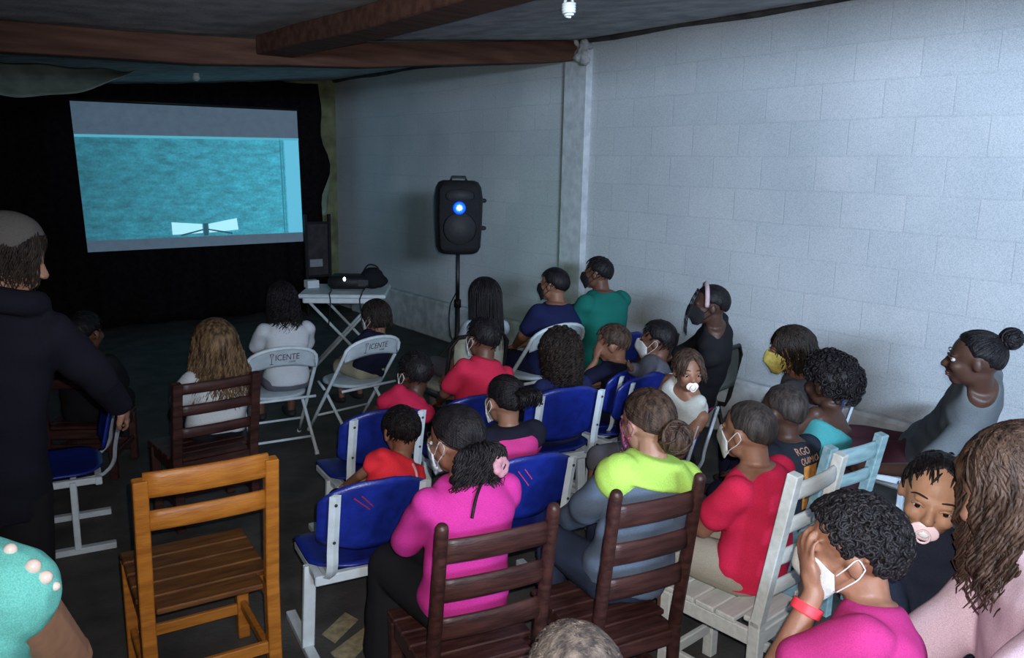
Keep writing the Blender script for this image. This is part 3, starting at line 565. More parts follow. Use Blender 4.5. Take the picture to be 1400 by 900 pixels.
def build_hair(style, hc_, Rh, hh, colr, P, root, o, near):
    rs = random.Random(o.get('seed', 3)); mb = MB(); T = lambda p: hc_+(np.asarray(p)*hh) @ Rh.T
    st = style.split('+'); sub = 5 if near else 4
    kw = dict(buzz=(.018, .010, 34), short=(.09, .03, 11), crop=(.075, .02, 16), curly=(.20, .055, 9), afro=(.42, .07, 8), long=(.09, .015, 9), tied=(.05, .012, 14), wavy=(.13, .04, 8))[st[0]]
    p, f = hair_shell(kw[0]*o.get('hairk', 1), sub, kw[1], kw[2], o.get('front', 0), o.get('seed', 3) % 7, o.get('hback', 1.0)); mb.add(T(p), f)
    if st[0] in ('curly', 'afro'):
        n = o.get('curls', 500 if near else 170)
        for i in range(n):
            d = _n([rs.gauss(0, 1), rs.gauss(0, 1), rs.gauss(0, 1)]); az = math.degrees(math.atan2(abs(d[0]), d[1]))
            if d[2] < limit(az)+.06: continue
            k = 1.0+kw[0]*o.get('hairk', 1)*(1+(o.get('hback', 1)-1)*max(0, -d[1]))*rs.uniform(.75, 1.12); c = SKC+SKR*k*d; u = _n(np.cross(d, [rs.gauss(0, 1), rs.gauss(0, 1), rs.gauss(0, 1)])); w = np.cross(d, u)
            r = rs.uniform(.035, .065); ph = rs.uniform(0, 6); pts = [c+r*(math.cos(ph+t)*u+math.sin(ph+t)*w)+d*(.035*math.sin(t*.7)+.012*t-.02) for t in np.linspace(0, 6.5, 9)]
            mb.tube(T(pts), [.012*hh*q for q in (1, 1.3, 1.4, 1.4, 1.4, 1.3, 1.2, 1, .6)], 5)
    if st[0] in ('short', 'crop', 'buzz') and st[0] != 'buzz':
        for i in range(o.get('tufts', 620 if near else 220)):
            d = _n([rs.gauss(0, 1), rs.gauss(0, 1), abs(rs.gauss(0, 1))-.35]); az = math.degrees(math.atan2(abs(d[0]), d[1]))
            if d[2] < limit(az)+.1: continue
            t2 = _n(d+np.array([rs.uniform(-.25, .25), .30, -.28])); mb.tube(T(slerp_path(d, t2, 1.03+kw[0]*.75, 5)), [hh*q for q in (.007, .014, .016, .012, .004)], 5)
    if 'tied' in st or 'bun' in st or 'pony' in st:
        tie = np.array(o.get('tie', (0, -.92, .15)))
        for i in range(620 if near else 260):
            a = rs.uniform(-math.pi, math.pi); az = math.degrees(abs(a)); e = math.asin(np.clip(limit(az)+.05+rs.uniform(0, .55), -.9, .98)); d = np.array((math.sin(a)*math.cos(e), math.cos(a)*math.cos(e), math.sin(e)))
            if _n(d) @ _n(tie) > .97: continue
            q = slerp_path(d, tie+np.array([rs.gauss(0, .05), 0, rs.gauss(0, .05)]), 1.055+rs.uniform(-.01, .02), 9); mb.tube(T(q), [hh*r for r in (.003, .008, .011, .012, .012, .012, .012, .011, .009)], 5)
        tp = SKC+SKR*1.08*_n(tie)
        if 'bun' in st:
            br = o.get('bunr', .2); c = tp+_n(tie)*br*.65+np.array(o.get('bunoff', (0, 0, 0))); p = []
            bm = MB().ell(c, (br, br, br*.92), nu=20, nv=14); v = np.concatenate(bm.v); v = c+(v-c)*(1+.10*snoise((v-c)/br, 3.1, 2))[:, None]; mb.add(T(v), bm.f)
            for i in range(60):
                u = _n([rs.gauss(0, 1) for _ in range(3)]); w = _n(np.cross(u, [rs.gauss(0, 1) for _ in range(3)])); x = np.cross(u, w); k = br*rs.uniform(.9, 1.12)
                a0 = rs.uniform(0, 6); mb.tube(T([c+k*(math.cos(a0+t)*w+math.sin(a0+t)*x)+.03*u*math.sin(3*t) for t in np.linspace(0, rs.uniform(1.5, 3.2), 9)]), [hh*.02*q for q in (.3, 1, 1.2, 1.2, 1.2, 1.2, 1.1, .9, .3)], 5)
    # hanging lengths follow gravity in the person's upright frame
    L = o.get('hairlen', 0)
    if L:
        pony = 'pony' in st; cur = o.get('wave', .006); wl = o.get('wavelen', .07); n = int(o.get('strands', 260 if near else 150)*1.9)
        tie = np.array(o.get('tie', (0, -.92, .15))); tp = T(SKC+SKR*1.06*_n(tie)); side = o.get('hside', 0); bk = o.get('drift', .10)
        core = []
        for i in range(n):
            if pony:
                a = rs.uniform(0, 6.28); r = hh*o.get('ponyr', .16)*math.sqrt(rs.random()); s0 = tp+np.array((r*math.cos(a), -.02*rs.random(), r*math.sin(a)*.5)); lead = []
                L_ = L*rs.uniform(.6, 1.05); out = Rh @ np.array((0, -1, .1))*hh*o.get('kick', .22)
                pts = [s0]; m = 9
                for j in range(1, m):
                    t = j/(m-1); pts.append(s0+out*min(1, t*3)*(1-.35*t)+np.array((side*t*L+r*.6*math.cos(a), -.012*math.sin(a), -L_*max(0, t-.06))))
            else:
                a = rs.uniform(.55, 2*math.pi-.55) if not o.get('fullround') else rs.uniform(.42, 2*math.pi-.42); a = a if a < math.pi else a-2*math.pi
                part = np.array((o.get('part', 0), .15, 1)); e0 = rs.uniform(-.15, .12); d1 = np.array((math.sin(a)*math.cos(e0), math.cos(a)*math.cos(e0), math.sin(e0)))
                k = 1.05+kw[0]*.6+rs.uniform(-.02, .05); lead = [T(q) for q in slerp_path(part+np.array((rs.gauss(0, .05), rs.gauss(0, .3), 0)), d1, k, 8)]
                s0 = lead[-1]; L_ = L*rs.uniform(.62, 1.04)*(1 if abs(a) > 1.2 else .9); m = 8; pts = list(lead)
                for j in range(1, m):
                    t = j/(m-1); dx = s0-hc_; pts.append(s0+np.array((-dx[0]*.18*t+dx[0]*o.get('flare', 0)*t+side*t*L, -bk*t*(1 if abs(a) > 1.0 else .2)*L_-.02*t, -L_*t)))
            ph = rs.uniform(0, 6.28); pts = np.array(pts); sarc = np.concatenate([[0], np.cumsum(np.linalg.norm(np.diff(pts, axis=0), axis=1))])
            if cur > .003: 
                ss = np.linspace(0, sarc[-1], max(len(pts), int(sarc[-1]/(wl/5)))); pts = np.stack([np.interp(ss, sarc, pts[:, q]) for q in range(3)], 1); g = np.clip((ss-.10 if not pony else ss)/.12, 0, 1)
                pts[:, 0] += cur*g*np.sin(ss/wl*6.28+ph); pts[:, 1] += cur*g*np.cos(ss/wl*6.28+ph*1.0)
            tt = np.linspace(0, 1, len(pts)); rad = hh*o.get('srad', .017)*np.clip(np.minimum(.5+tt*6, 1)*(1-.75*tt**3), .12, 1); mb.tube(pts, rad, 5)
        if not pony and L > .08:                                     # dense inner mass so the fall of hair is not see-through
            c0 = T(SKC+np.array((0, -.16, -.05))); rr = []
            for t in np.linspace(0, .86, 8): rr.append((c0+np.array((side*t*L, -bk*t*L, -L*t)), hh*(.37-.10*t+.5*o.get('flare', 0)*t), hh*(.25-.15*t), (1, 0, 0), (0, 1, 0)))
            mb.loft(rr, 16)
    return obj('hair', mb, hairm(colr), root, True)

def make_hand(mb, w, d, n, L, curl=.5, spread=.10, side=1):          # wrist, pointing direction, palm normal
    d = _n(d); n = _n(np.array(n)-d*np.dot(n, d)); x = np.cross(d, n)*side
    R = np.array([x, d, n]).T
    mb.ell(w+d*L*.27, (L*.21, L*.30, L*.105), R, 14, 10); mb.cap(w-d*L*.05, L*.14, w+d*L*.2, L*.15, 10)
    for k, (off, ln) in enumerate(((-.165, .40), (-.055, .46), (.06, .43), (.165, .33))):
        b = w+d*L*(.50-.03*abs(k-1.2))+x*L*off; a = spread*(k-1.5); dd = _n(d*math.cos(a)+x*math.sin(a)); p = b; r = L*.056*(1-.06*k); c = .12
        for sg in (.44, .32, .24):
            v = dd*math.cos(c)+n*math.sin(c); q = p+v*ln*L*sg*1.05; mb.cap(p, r, q, r*.9, 8); p = q; r *= .9; c += curl*.85
    p = w+d*L*.14-x*L*.17; q = p+(d*.62-x*.55+n*.25*(1+curl))*L*.24; e = q+(d*.9-x*.1+n*.5*curl)*L*.22
    mb.cap(p, L*.085, q, L*.068, 10); mb.cap(q, L*.066, e, L*.052, 10)

PEOPLE = []
def person(label, head, d, chair=None, face=None, hh=None, seat=None, at=None, skin='brown', hair='short', hcol='black', shirt=None, sleeve='short', lower=('pants', None), mask=None,
           hy=0, hp=0, hr=0, arms=None, eyes=False, near=False, bulk=1.0, lean=None, fwd=.0, stand=False, legs='sit', cat='person', two=None, hem=.10, collar=.965, Hs=None, group=None, hand=(.5, .5), vox=None, **o):
    hw = V(head[0], head[1], d)
    if chair is not None:
        cxy = np.array(chair.location)[:2]; yw = chair.rotation_euler[2]
        fx = np.array((-math.sin(yw), math.cos(yw))); pel = cxy+fx*fwd
        if face is None: face = fx
        seat = (seat or .36)*KC; mv = 1
    else:
        pel = np.array(at)[:2] if at is not None else hw[:2]; seat = seat or .36
    if face is None: face = _n(np.array((2.7, 8.8))-hw[:2])
    yw = yawof(*face); hh = hh or .2
    root = thing('person', label, cat, (pel[0], pel[1], 0), yw, group)
    Ri = np.array(Matrix.Rotation(-yw, 3, 'Z')); loc = lambda q: Ri @ (q-np.array((pel[0], pel[1], 0)))
    if chair is not None:
        y0 = loc(CAM)[1]; y1 = (Ri @ ray(*head))[1]; dn = np.clip((o.get('ly', .05)-y0)/y1, .96*d, o.get('dmax', 1.13)*d) if abs(y1) > .3 else d; hh = hh*(.5+.5*dn/d); d = dn; hw = V(head[0], head[1], d); res = loc(hw)[1]-o.get('ly', .05)
        sh_ = np.clip(res, -.09, .09); lx = np.clip(loc(hw)[0], -.09, .09); pel = pel+np.array((-math.sin(yw), math.cos(yw)))*sh_+np.array((math.cos(yw), math.sin(yw)))*lx; root.location = (pel[0], pel[1], 0)
    hc_ = loc(hw)
    Rh = rot_head(hy, hp, hr)
    H = Hs or ((hw[2]+hh/2)/1.0 if stand else (hw[2]-seat+hh/2)/.53)
    nb = hc_+Rh @ np.array((0, -.10, -.37))*hh+np.array((0, -.02*H, -.018*H))
    pz = (.50*H if stand else seat+.055*H); pe = np.array((0, 0, pz)); ax = _n(nb-pe); TL = np.linalg.norm(nb-pe)
    xa = np.array((1, 0, 0)); xa = _n(xa-ax*xa.dot(ax)); ya = np.cross(ax, xa)
    hunch = o.get('hunch', .02)
    def ring(t, a, b, inf=0):
        c = pe+ax*TL*t-ya*hunch*H*math.sin(math.pi*np.clip(t, 0, 1))
        return (c, a*H*bulk+inf, b*H*bulk+inf, xa, ya)
    prof = [(-.14, .062, .055), (-.06, .092, .070), (.06, .102, .074), (.25, .092, .064), (.45, .092, .062), (.65, .101, .066), (.77, .110, .067), (.85, .106, .060), (.91, .088, .050), (.96, .062, .043), (1.0, .044, .038)]
    tpos = lambda t: pe+ax*TL*t-ya*hunch*H*math.sin(math.pi*np.clip(t, 0, 1))
    sk = skinm(skin); body = MB()
    body.loft([ring(*q) for q in prof], 24)
    body.cap(nb-ax*.03*H, .036*H*min(bulk, 1.1), hc_+Rh @ np.array((0, -.12, -.22))*hh, .235*hh, 14)
    # head
    B = lambda c, r, rot=None: body.ell(hc_+Rh @ (np.array(c)*hh), np.array(r)*hh, Rh if rot is None else Rh @ rot, 20, 14)
    B(SKC, SKR*.985); B((0, .08, -.10), (.285, .30, .36)); B((0, .20, -.36), (.155, .14, .12)); B((0, .06, -.28), (.25, .22, .17))
    B((0, .315, .075), (.23, .07, .05))
    for s in (-1, 1):
        B((s*.15, .25, -.12), (.125, .12, .11)); B((s*.345, -.05, -.03), (.045, .085, .135), np.array(Matrix.Rotation(s*.25, 3, 'Z') @ Matrix.Rotation(-.2, 3, 'X'))); B((s*.335, -.02, -.02), (.03, .05, .09))
        B((s*.045, .425, -.135), (.042, .045, .036))
    nk = MB().cap((0, .36, .03), .038, (0, .445, -.115), .062, 10); body.add(hc_+(np.concatenate(nk.v)*hh) @ Rh.T, nk.f)
    B((0, .345, -.255), (.115, .06, .035)); B((0, .335, -.30), (.10, .06, .035))
    # arms
    arms = arms or {}
    sh = {}; cloth_arm = {}
    for s, nm in ((-1, 'L'), (1, 'R')):
        a = arms.get(nm, 'lap'); sj = tpos(.84)+xa*s*.104*H*bulk-ax*.002*H
        ua, fa = .165*H, .145*H
        if a == 'lap': tgt = np.array((s*.055*H, .20*H, pz+.075*H)); pole = np.array((s*.9, -.5, -.6))
        elif a == 'side': tgt = np.array((s*.16*H, .02*H, pz-.02*H)); pole = np.array((s*.4, -1, -.1))
        elif a == 'hang': tgt = sj+np.array((s*.03*H, .03*H, -.30*H)); pole = np.array((s*.3, -1, 0))
        elif isinstance(a, dict):
            tgt = np.array(a['to'])*H+sj if not a.get('head') else hc_+Rh @ (np.array(a['head'])*hh); pole = np.array(a.get('pole', (s*.8, -.5, -.6)))
            if 'px' in a: w_ = V(*a['px']); tgt = Ri @ (w_-np.array((pel[0], pel[1], 0)))
        dv = tgt-sj; dl = np.linalg.norm(dv); mx = (ua+fa)*.985
        if dl > mx: dv = dv/dl*mx; dl = mx; tgt = sj+dv
        u = dv/dl; ca = (ua*ua+dl*dl-fa*fa)/(2*ua*dl); ca = np.clip(ca, -1, 1); pn = _n(pole-u*pole.dot(u)); el = sj+u*ua*ca+pn*ua*math.sqrt(1-ca*ca)
        body.ell(sj, (.030*H, .030*H, .030*H)); body.cap(sj, .030*H*bulk, el, .0255*H*bulk, 12); body.cap(el, .0265*H*bulk, tgt, .0175*H, 12)
        fd = _n(tgt-el); hd = a.get('hd') if isinstance(a, dict) else None; hn = a.get('hn') if isinstance(a, dict) else None
        cu = a.get('curl', .45) if isinstance(a, dict) else .35
        hdw = np.array(hd, float) if hd is not None else fd; hnw = np.array(hn, float) if hn is not None else (np.array((0, 0, -1.0)) if a == 'lap' else np.array((-s, 0, 0.0)))
        make_hand(body, tgt+hdw/np.linalg.norm(hdw)*.008*H, hdw, hnw, .108*H, cu, side=s); cloth_arm[nm] = (sj, el, tgt)
    # legs
    hips = {}; leg = {}
    for s, nm in ((-1, 'L'), (1, 'R')):
        hj = pe+np.array((s*.055*H, .0, -.012*H))
        if stand: kn = np.array((s*.06*H, .01*H, .27*H)); an = np.array((s*.065*H, -.02*H, .045*H))
        else:
            kn = np.array((s*.085*H+o.get('kx', 0), .235*H, pz+.0)); fz = max(.05, kn[2]-.235*H); an = np.array((s*.08*H+o.get('kx', 0), .225*H, fz-.01))
            if legs == 'dangle': an = np.array((s*.06*H, .28*H, max(.05, kn[2]-.2*H)))
        body.cap(hj, .055*H*bulk, kn, .034*H*bulk, 14); body.cap(kn, .035*H, an, .021*H, 12)
        body.ell(an+np.array((0, .045*H, -.018*H)), (.026*H, .075*H, .024*H), None, 14, 8); leg[nm] = (hj, kn, an)
    vx = vox or (.0055 if near else .0075)
    bo = fuse('body', body, sk, root, vx, 3)
    # eyes, brows, lips
    if eyes:
        for s in (-1, 1):
            c = hc_+Rh @ (np.array((s*.152, .308, .0))*hh); e = obj('eye', MB().ell(c, (.062*hh, .055*hh, .040*hh), Rh, 16, 12), M_eye, root, True)
            obj('iris', MB().ell(c+Rh @ np.array((0, .038, 0))*hh, (.034*hh, .022*hh, .034*hh), Rh, 14, 10), M_iris, e, True)
            P = [hc_+Rh @ (np.array(q)*hh) for q in ((s*.075, .385, .135), (s*.13, .382, .15), (s*.20, .345, .145), (s*.255, .28, .10))]; obj('eyebrow', MB().tube(smooth_path(P, 14), .009*hh*np.sin(np.linspace(.5, 3, 14))+.003*hh, 6), M_brow, root, True)
            P = [hc_+Rh @ (np.array(q)*hh) for q in ((s*.085, .372, .012), (s*.12, .388, .045), (s*.165, .382, .05), (s*.215, .335, .015))]; obj('eyelid', MB().tube(smooth_path(P, 14), .015*hh, 6), sk, root, True)
    if o.get('lips'):
        obj('mouth', MB().ell(hc_+Rh @ (np.array((0, .362, -.262))*hh), np.array((.105, .05, .022))*hh, Rh).ell(hc_+Rh @ (np.array((0, .352, -.302))*hh), np.array((.09, .05, .026))*hh, Rh), mat('lips', (.16, .055, .05), .5, .1), root, True)
    # clothes
    if shirt:
        sc, scol = shirt; m = fab(sc, scol); c = MB(); inf = o.get('inf', .013)
        tk = .93 if sleeve == 'tank' else collar
        rg = [ring(-hem, .094, .074, inf+.006)]+[ring(t, a, b, inf+(.004 if t < .5 else 0)) for t, a, b in prof if -.02 < t < tk-.01]
        if tk > .95: rg.append(ring(tk, .060, .044, inf*.7)); rg.append(ring(tk+.02, .046, .040, .006))
        c.loft(rg, 28)
        for nm in 'LR':
            sj, el, tg = cloth_arm[nm]
            if sleeve == 'short':
                e = sj+(el-sj)*o.get('slen', .66); c.cap(sj-ax*.003*H, .0345*H*bulk+inf, e, .031*H*bulk+inf*1.3, 16)
            elif sleeve == 'long': c.cap(sj-ax*.003*H, .0345*H*bulk+inf, el, .029*H*bulk+inf, 16); c.cap(el, .029*H*bulk+inf, el+(tg-el)*.93, .021*H+inf*.8, 14)
            elif sleeve == 'bare2': q_ = -1 if nm == 'L' else 1; c.cap(tpos(.87)+xa*.05*H*q_, .055*H+inf, tpos(.86)+xa*.100*H*bulk*q_, .036*H+inf, 14)
            elif sleeve == 'cap': c.cap(sj, .036*H+inf, sj+(el-sj)*.22, .036*H+inf, 14)
            elif sleeve == 'tank': c.cap(tpos(.86)+xa*.058*H*(-1 if nm == 'L' else 1)+ya*.02*H, .03*H+inf, tpos(.955)+xa*.066*H*(-1 if nm == 'L' else 1), .026*H+inf*.7, 12)
        if o.get('hood'): c.tube([tpos(.93)+xa*.085*H*math.cos(a)+ya*(.062*H*math.sin(a)-.012*H)+ax*(.03*H*(1-math.sin(a))*.6) for a in np.linspace(0, 2*math.pi, 25)[:-1]], .028*H, 10, closed=True)
        k0 = o.get('seed', 3) % 9; yz = np.array((1.0, 1.0, 1.6))
        wr = o.get('wrinkle', .006)
        top = fuse('hoodie' if o.get('hood') else ('jacket' if sleeve == 'long' else 'shirt'), c, m, root, vx+.001, 8, lambda p: wr*snoise(p*yz, 17/H*1.3, k0)+wr*.5*snoise(p, 42/H, k0+4), o.get('shirt_label'))
        for sub in o.get('prints', ()): sub(top, tpos, xa, ya, ax, H)
    if two:                                                           # a yoke or hood of another colour over the top of the shirt
        c = MB(); inf = o.get('inf', .013)+.015
        c.loft([ring(t, a, b, inf+dx) for t, a, b, dx in ((two[2], .109, .067, -.006), (two[2]+.02, .108, .066, .001), (.87, .103, .060, .001), (.92, .084, .052, .001), (.965, .062, .046, 0), (1.01, .046, .042, -.004))], 28)
        for nm in 'LR': sj, el, tg = cloth_arm[nm]; c.cap(sj-ax*.004*H, .033*H*bulk+inf*.9, sj+(el-sj)*two[3], .033*H*bulk+inf, 16)
        if two[4]: c.tube([tpos(.95)+xa*.085*H*math.cos(a)+ya*(.07*H*math.sin(a)-.01*H)+ax*(.035*H*(1-math.sin(a))*.6-.01*H) for a in np.linspace(0, 2*math.pi, 25)[:-1]], .030*H, 10, closed=True)
        fuse('hood' if two[4] else 'yoke', c, fab(two[0], two[1]), root, vx+.001, 8, lambda p: .005*snoise(p, 22/H, 3), two[5])
    kind, lc = lower
    if lc is not None:
        m = fab(lc[0], lc[1]); c = MB(); inf = .012
        c.loft([ring(t, a, b, inf) for t, a, b in ((-.20, .060, .055), (-.10, .090, .070), (.0, .100, .074), (.08, .100, .074), (.15, .095, .068))], 24)
        if kind == 'skirt':
            for nm in 'LR':
                hj, kn, an = leg[nm]; c.cap(hj, .062*H, kn+np.array((0, .01, 0)), .058*H, 14); c.cap(kn, .058*H, an+np.array((0, 0, .02)), .085*H, 14)
            hj = (leg['L'][0]+leg['R'][0])/2; kn = (leg['L'][1]+leg['R'][1])/2; an = (leg['L'][2]+leg['R'][2])/2; c.cap(hj, .075*H, kn, .066*H, 14); c.cap(kn, .066*H, an+np.array((0, 0, .03)), .095*H, 14)
        else:
            for nm in 'LR':
                hj, kn, an = leg[nm]; c.cap(hj, .058*H*bulk+inf, kn, .037*H*bulk+inf, 14)
                e = kn+(an-kn)*(.9 if kind == 'pants' else .12); c.cap(kn, .037*H+inf, e, (.026 if kind == 'pants' else .037)*H+inf, 14)
        fuse('skirt' if kind == 'skirt' else ('trousers' if kind == 'pants' else 'shorts'), c, m, root, .009, 4, lambda p: .004*snoise(p, 20, 2))
        if kind != 'skirt' or True:
            for s, nm in ((-1, 'L'), (1, 'R')):
                if o.get('barefoot'): break
                an = leg[nm][2]; obj('shoe', MB().ell(an+np.array((0, .045*H, -.016*H)), (.033*H, .086*H, .030*H), None, 16, 10), mat('shoe_dark', (.02, .02, .022), .7, .2), root, True)
    if hair: build_hair(hair, hc_, Rh, hh, hcol, None, root, o, near)
    if mask:
        m, white = mask; rows = []
        for z in np.linspace(-.47, -.02, 11):
            row = []
            for a in np.linspace(-80, 80, 25):
                r = math.radians(a); tz = (z+.22)/.28; rx = .345*(1-.20*max(0, -tz)**2); ry = .36*(1-.16*max(0, -tz)**2)
                bl = .135*math.exp(-(a/24)**2)*math.exp(-((z+.16)/.16)**2)+.04*math.exp(-(a/45)**2); zz = z+.07*(1-abs(a)/80)*(1 if z > -.1 else -.3)*.6
                k = 1-abs(a)/80*.0; rn = z if abs(a) < 50 else -.22+(z+.22)*(1-(abs(a)-50)/30*.55)
                row.append((math.sin(r)*rx, .09+math.cos(r)*(ry-.06)+bl, rn+(zz-z)))
            rows.append(row)
        pts = np.array(rows); mk = obj('face_mask', MB().grid((hc_+(pts.reshape(-1, 3)*hh) @ Rh.T).reshape(pts.shape)), m, root, True, thick=.004)
        for s in (-1, 1):
            for z0, z1 in ((-.14, .07), (-.31, -.13)):
                P = [(s*.335, .13, z0), (s*.375, .03, (z0+z1)/2), (s*.385, -.08, z1), (s*.38, -.145, -.03)]
                obj('ear_loop', MB().tube([hc_+Rh @ (q*hh) for q in smooth_path(P, 14)], .0017, 6), m, mk, True)
    PEOPLE.append((label[:40], round(H, 2), np.round(hw, 2), round(seat, 2), 'd %.2f lean %.2f hh %.3f' % (d, (nb-pe)[1], hh))); return root, hc_, Rh, hh, H, tpos, xa, ya, ax, cloth_arm

def hlocal(r, p): return r[1]+r[2] @ (np.array(p)*r[3])
def pacifier(r, col, lab):
    c = hlocal(r, (0, .40, -.27)); Rh = r[2]; hh = r[3]
    t = obj('pacifier', MB().ell(c, np.array((.165, .035, .115))*hh, Rh, 20, 10), mat('pacifier_'+col[0], col[1], .35, .04, 20, spec=.5), r[0], True, lab)
    obj('knob', MB().ell(hlocal(r, (0, .45, -.27)), np.array((.065, .04, .055))*hh, Rh), MATS['bulb_glass'], t, True)
    obj('ring', MB().tube([hlocal(r, (.075*math.cos(a), .475+.01*math.sin(a), -.30+.085*math.sin(a))) for a in np.linspace(0, 6.28, 22)[:-1]], .014*hh, 8, closed=True), MATS['pacifier_'+col[0]], t, True)
    return t
def bow_tie(r, p, col, label, sc=1.0, name='hair_tie'):
    mb = MB(); c = hlocal(r, p); s = sc*.045
    for k in range(7): a = k*.9; mb.ell(c+r[2] @ np.array((s*.55*math.cos(a), -.01, s*.55*math.sin(a))), (s*.5, s*.32, s*.42), r[2] @ np.array(Matrix.Rotation(a, 3, 'Y')), 12, 8)
    return fuse(name, mb, mat('tie_'+col[0], col[1], .6, .1, 40), r[0], .004, 2, None, label)
def on_back(bits, m, name, w0, t0, label=None):                       # press flat lettering onto the back of the shirt
    def f(top, tpos, xa, ya, ax, H):
        bv = BVHTree.FromPolygons([v.co[:] for v in top.data.vertices], [p.vertices[:] for p in top.data.polygons]); mb = MB()
        for v, fc in bits:
            out = []
            for q in v:
                p = tpos(t0)+xa*(q[0]+w0)+ax*q[1]; s = p-ya*.5; hit = bv.ray_cast(Vector(s), Vector(ya)); h = np.array(hit[0][:]) if hit[0] else p+ya*.0
                out.append(h-ya*(.0022+.0006*(q[2] > 0)))
            mb.add(out, fc)
        obj(name, mb, m, top, label=label)
    return f
exec_people = True
AUD = 'seated audience'
SC_ = lambda x, y: _n(np.array((2.7, 8.8))-np.array((x, y)))
# --- front left
p = person('person in white T-shirt with long dark curly hair on the left folding chair', (385, 412), 5.0, F1, hh=.225, skin='brown', hair='long', hcol='black', shirt=('white', (.50, .53, .56)), lower=('shorts', ('grey', (.10, .10, .12))), hairlen=.20, wave=.012, wavelen=.06, seed=5, flare=.3, drift=.05, hy=.1)
p = person('child in navy top with dark hair on the right folding chair', (513, 434), 4.95, F2, hh=.21, skin='tan', hair='long', hcol='dark', shirt=('navy', (.010, .011, .03)), lower=('shorts', ('khaki', (.30, .28, .20))), hairlen=.09, wave=.004, seed=6, hy=.25, hp=.1, mask=(M_mask_w, 1), two=None)
p = person('child with long blond-brown hair in white top on the dark ladder-back chair', (293, 476), 4.05, C2, hh=.27, skin='tan', hair='long', hcol='blond', shirt=('cream', (.52, .54, .55)), lower=('pants', ('black', (.012, .012, .014))), hairlen=.30, wave=.008, wavelen=.09, seed=7, fwd=.06, dmax=1.10, ly=.06, bulk=1.25, strands=380, flare=.75, drift=.06, hairk=2.2, fullround=1)
# --- middle rows
p = person('woman with long straight dark hair in grey top on the cream backed chair', (661, 408), 4.75, C15, hh=.235, skin='tan', hair='long', hcol='black', shirt=('paleblue', (.32, .37, .42)), lower=('pants', ('grey', (.10, .10, .12))), hairlen=.34, wave=0, seed=8, flare=.3, fwd=.02, drift=.02, arms=dict(L='side'))
p = person('person in navy T-shirt with short dark hair before the pale wall', (756, 390), 4.95, C16, hh=.21, skin='tan', hair='crop', hcol='black', shirt=('navyblue', (.012, .016, .06)), lower=('pants', ('navy', (.010, .011, .03))), mask=(M_mask_k, 0), hy=0.3, seed=9, bulk=1.2, hairk=1.4, arms=dict(L='lap', R='lap'))
c = blue_chair('blue school chair under the person in the teal shirt', at=(3.90, 4.08), face=(-.1, 1))
p = person('person in teal green shirt with short hair and black mask by the wall', (816, 374), 5.15, c, hh=.21, skin='brown', hair='crop', hcol='black', shirt=('teal', (.010, .13, .105)), lower=('pants', ('black', (.012, .012, .014))), mask=(M_mask_k, 0), hy=0.35, seed=10, bulk=1.12, fwd=.02)
p = person('girl in black with pale headband sitting sideways near the wall', (969, 418), 4.55, C14, face=(-.62, .78), hh=.22, skin='dark', hair='tied', hcol='black', shirt=('black', (.012, .012, .014)), sleeve='long', lower=('pants', ('black', (.012, .012, .014))), mask=(M_mask_k, 0), hy=.15, seed=11, tie=(0, -.95, -.1), hairk=1.6, Hs=1.32)
mb = MB().tube([hlocal(p, (.40*math.sin(a), .10, .11+.445*math.cos(a))) for a in np.linspace(-1.75, 1.75, 26)], .013, 8); obj('headband', mb, mat('tie_palepink', (.45, .33, .36), .7), p[0], True)
for k in range(3):
    x = -.24+.16*k; obj('braid', MB().tube(smooth_path([hlocal(p, (x*.9, .28, .42)), hlocal(p, (x*1.4, .42, .12)), hlocal(p, (x*1.5, .55, -.3)), hlocal(p, (x*1.5, .56, -.72))], 24), .0035+.001*np.sin(np.arange(24)*1.9), 6), hairm('black'), p[0], True)
obj('pink_hem', MB().loft([((0, .02, z), .14, .12, (1, 0, 0), (0, 1, 0)) for z in (.375, .40, .415)], 24), fab('magenta', (.40, .03, .16)), p[0], True, 'strip of pink fabric at the seat')
# --- third row
p = person('boy in red shirt with white mask loops in front of the blue chair back', (566, 511), 3.75, C10, hh=.205, skin='dark', hair='short', hcol='black', shirt=('crimson', (.42, .016, .055)), lower=('pants', ('navy', (.010, .011, .03))), mask=(M_mask_w, 1), hy=0.2, hp=.05, seed=12, fwd=.05)
p = person('boy in red polo shirt with white ear loop before the cream chair', (659, 463), 3.95, C11, hh=.21, skin='brown', hair='short', hcol='black', shirt=('red', (.50, .022, .06)), lower=('pants', ('navy', (.010, .011, .03))), mask=(M_mask_w, 1), hy=0.2, hp=.05, seed=13, fwd=.05, collar=1.0)
p = person('person with long dark curly hair in navy on the middle blue chair', (764, 483), 3.75, C9, hh=.225, skin='tan', hair='curly', hcol='dark', shirt=('navyblue', (.012, .016, .06)), lower=('pants', ('navy', (.010, .011, .03))), hairlen=.18, wave=.016, wavelen=.05, seed=14, fwd=.05, hairk=.85, drift=.05, fullround=1, strands=230)
c = wooden_chair('dark brown board-backed chair half hidden behind the small boy resting his head', (842, 452), .74, .34, (-.1, 1), W_dk, [(.66, .14), (.52, .08)], post=.03); c.location = (3.72, 3.62, 0); c = blue_chair('blue school chair under the small boy resting his head', at=(3.22, 3.36), face=(-.1, 1))
p = person('small boy with brown hair leaning his cheek on his hand', (836, 470), 4.2, c, hh=.205, skin='tan', hair='short', hcol='brown', shirt=('navy', (.010, .011, .03)), lower=('pants', ('navy', (.010, .011, .03))), hy=0.55, hp=.15, hr=-.15, seed=15, fwd=.04, arms=dict(L=dict(head=(-.30, .42, -.34), pole=(-.8, .2, -1), hd=(.1, -.1, 1), hn=(1, 0, 0), curl=.25)))
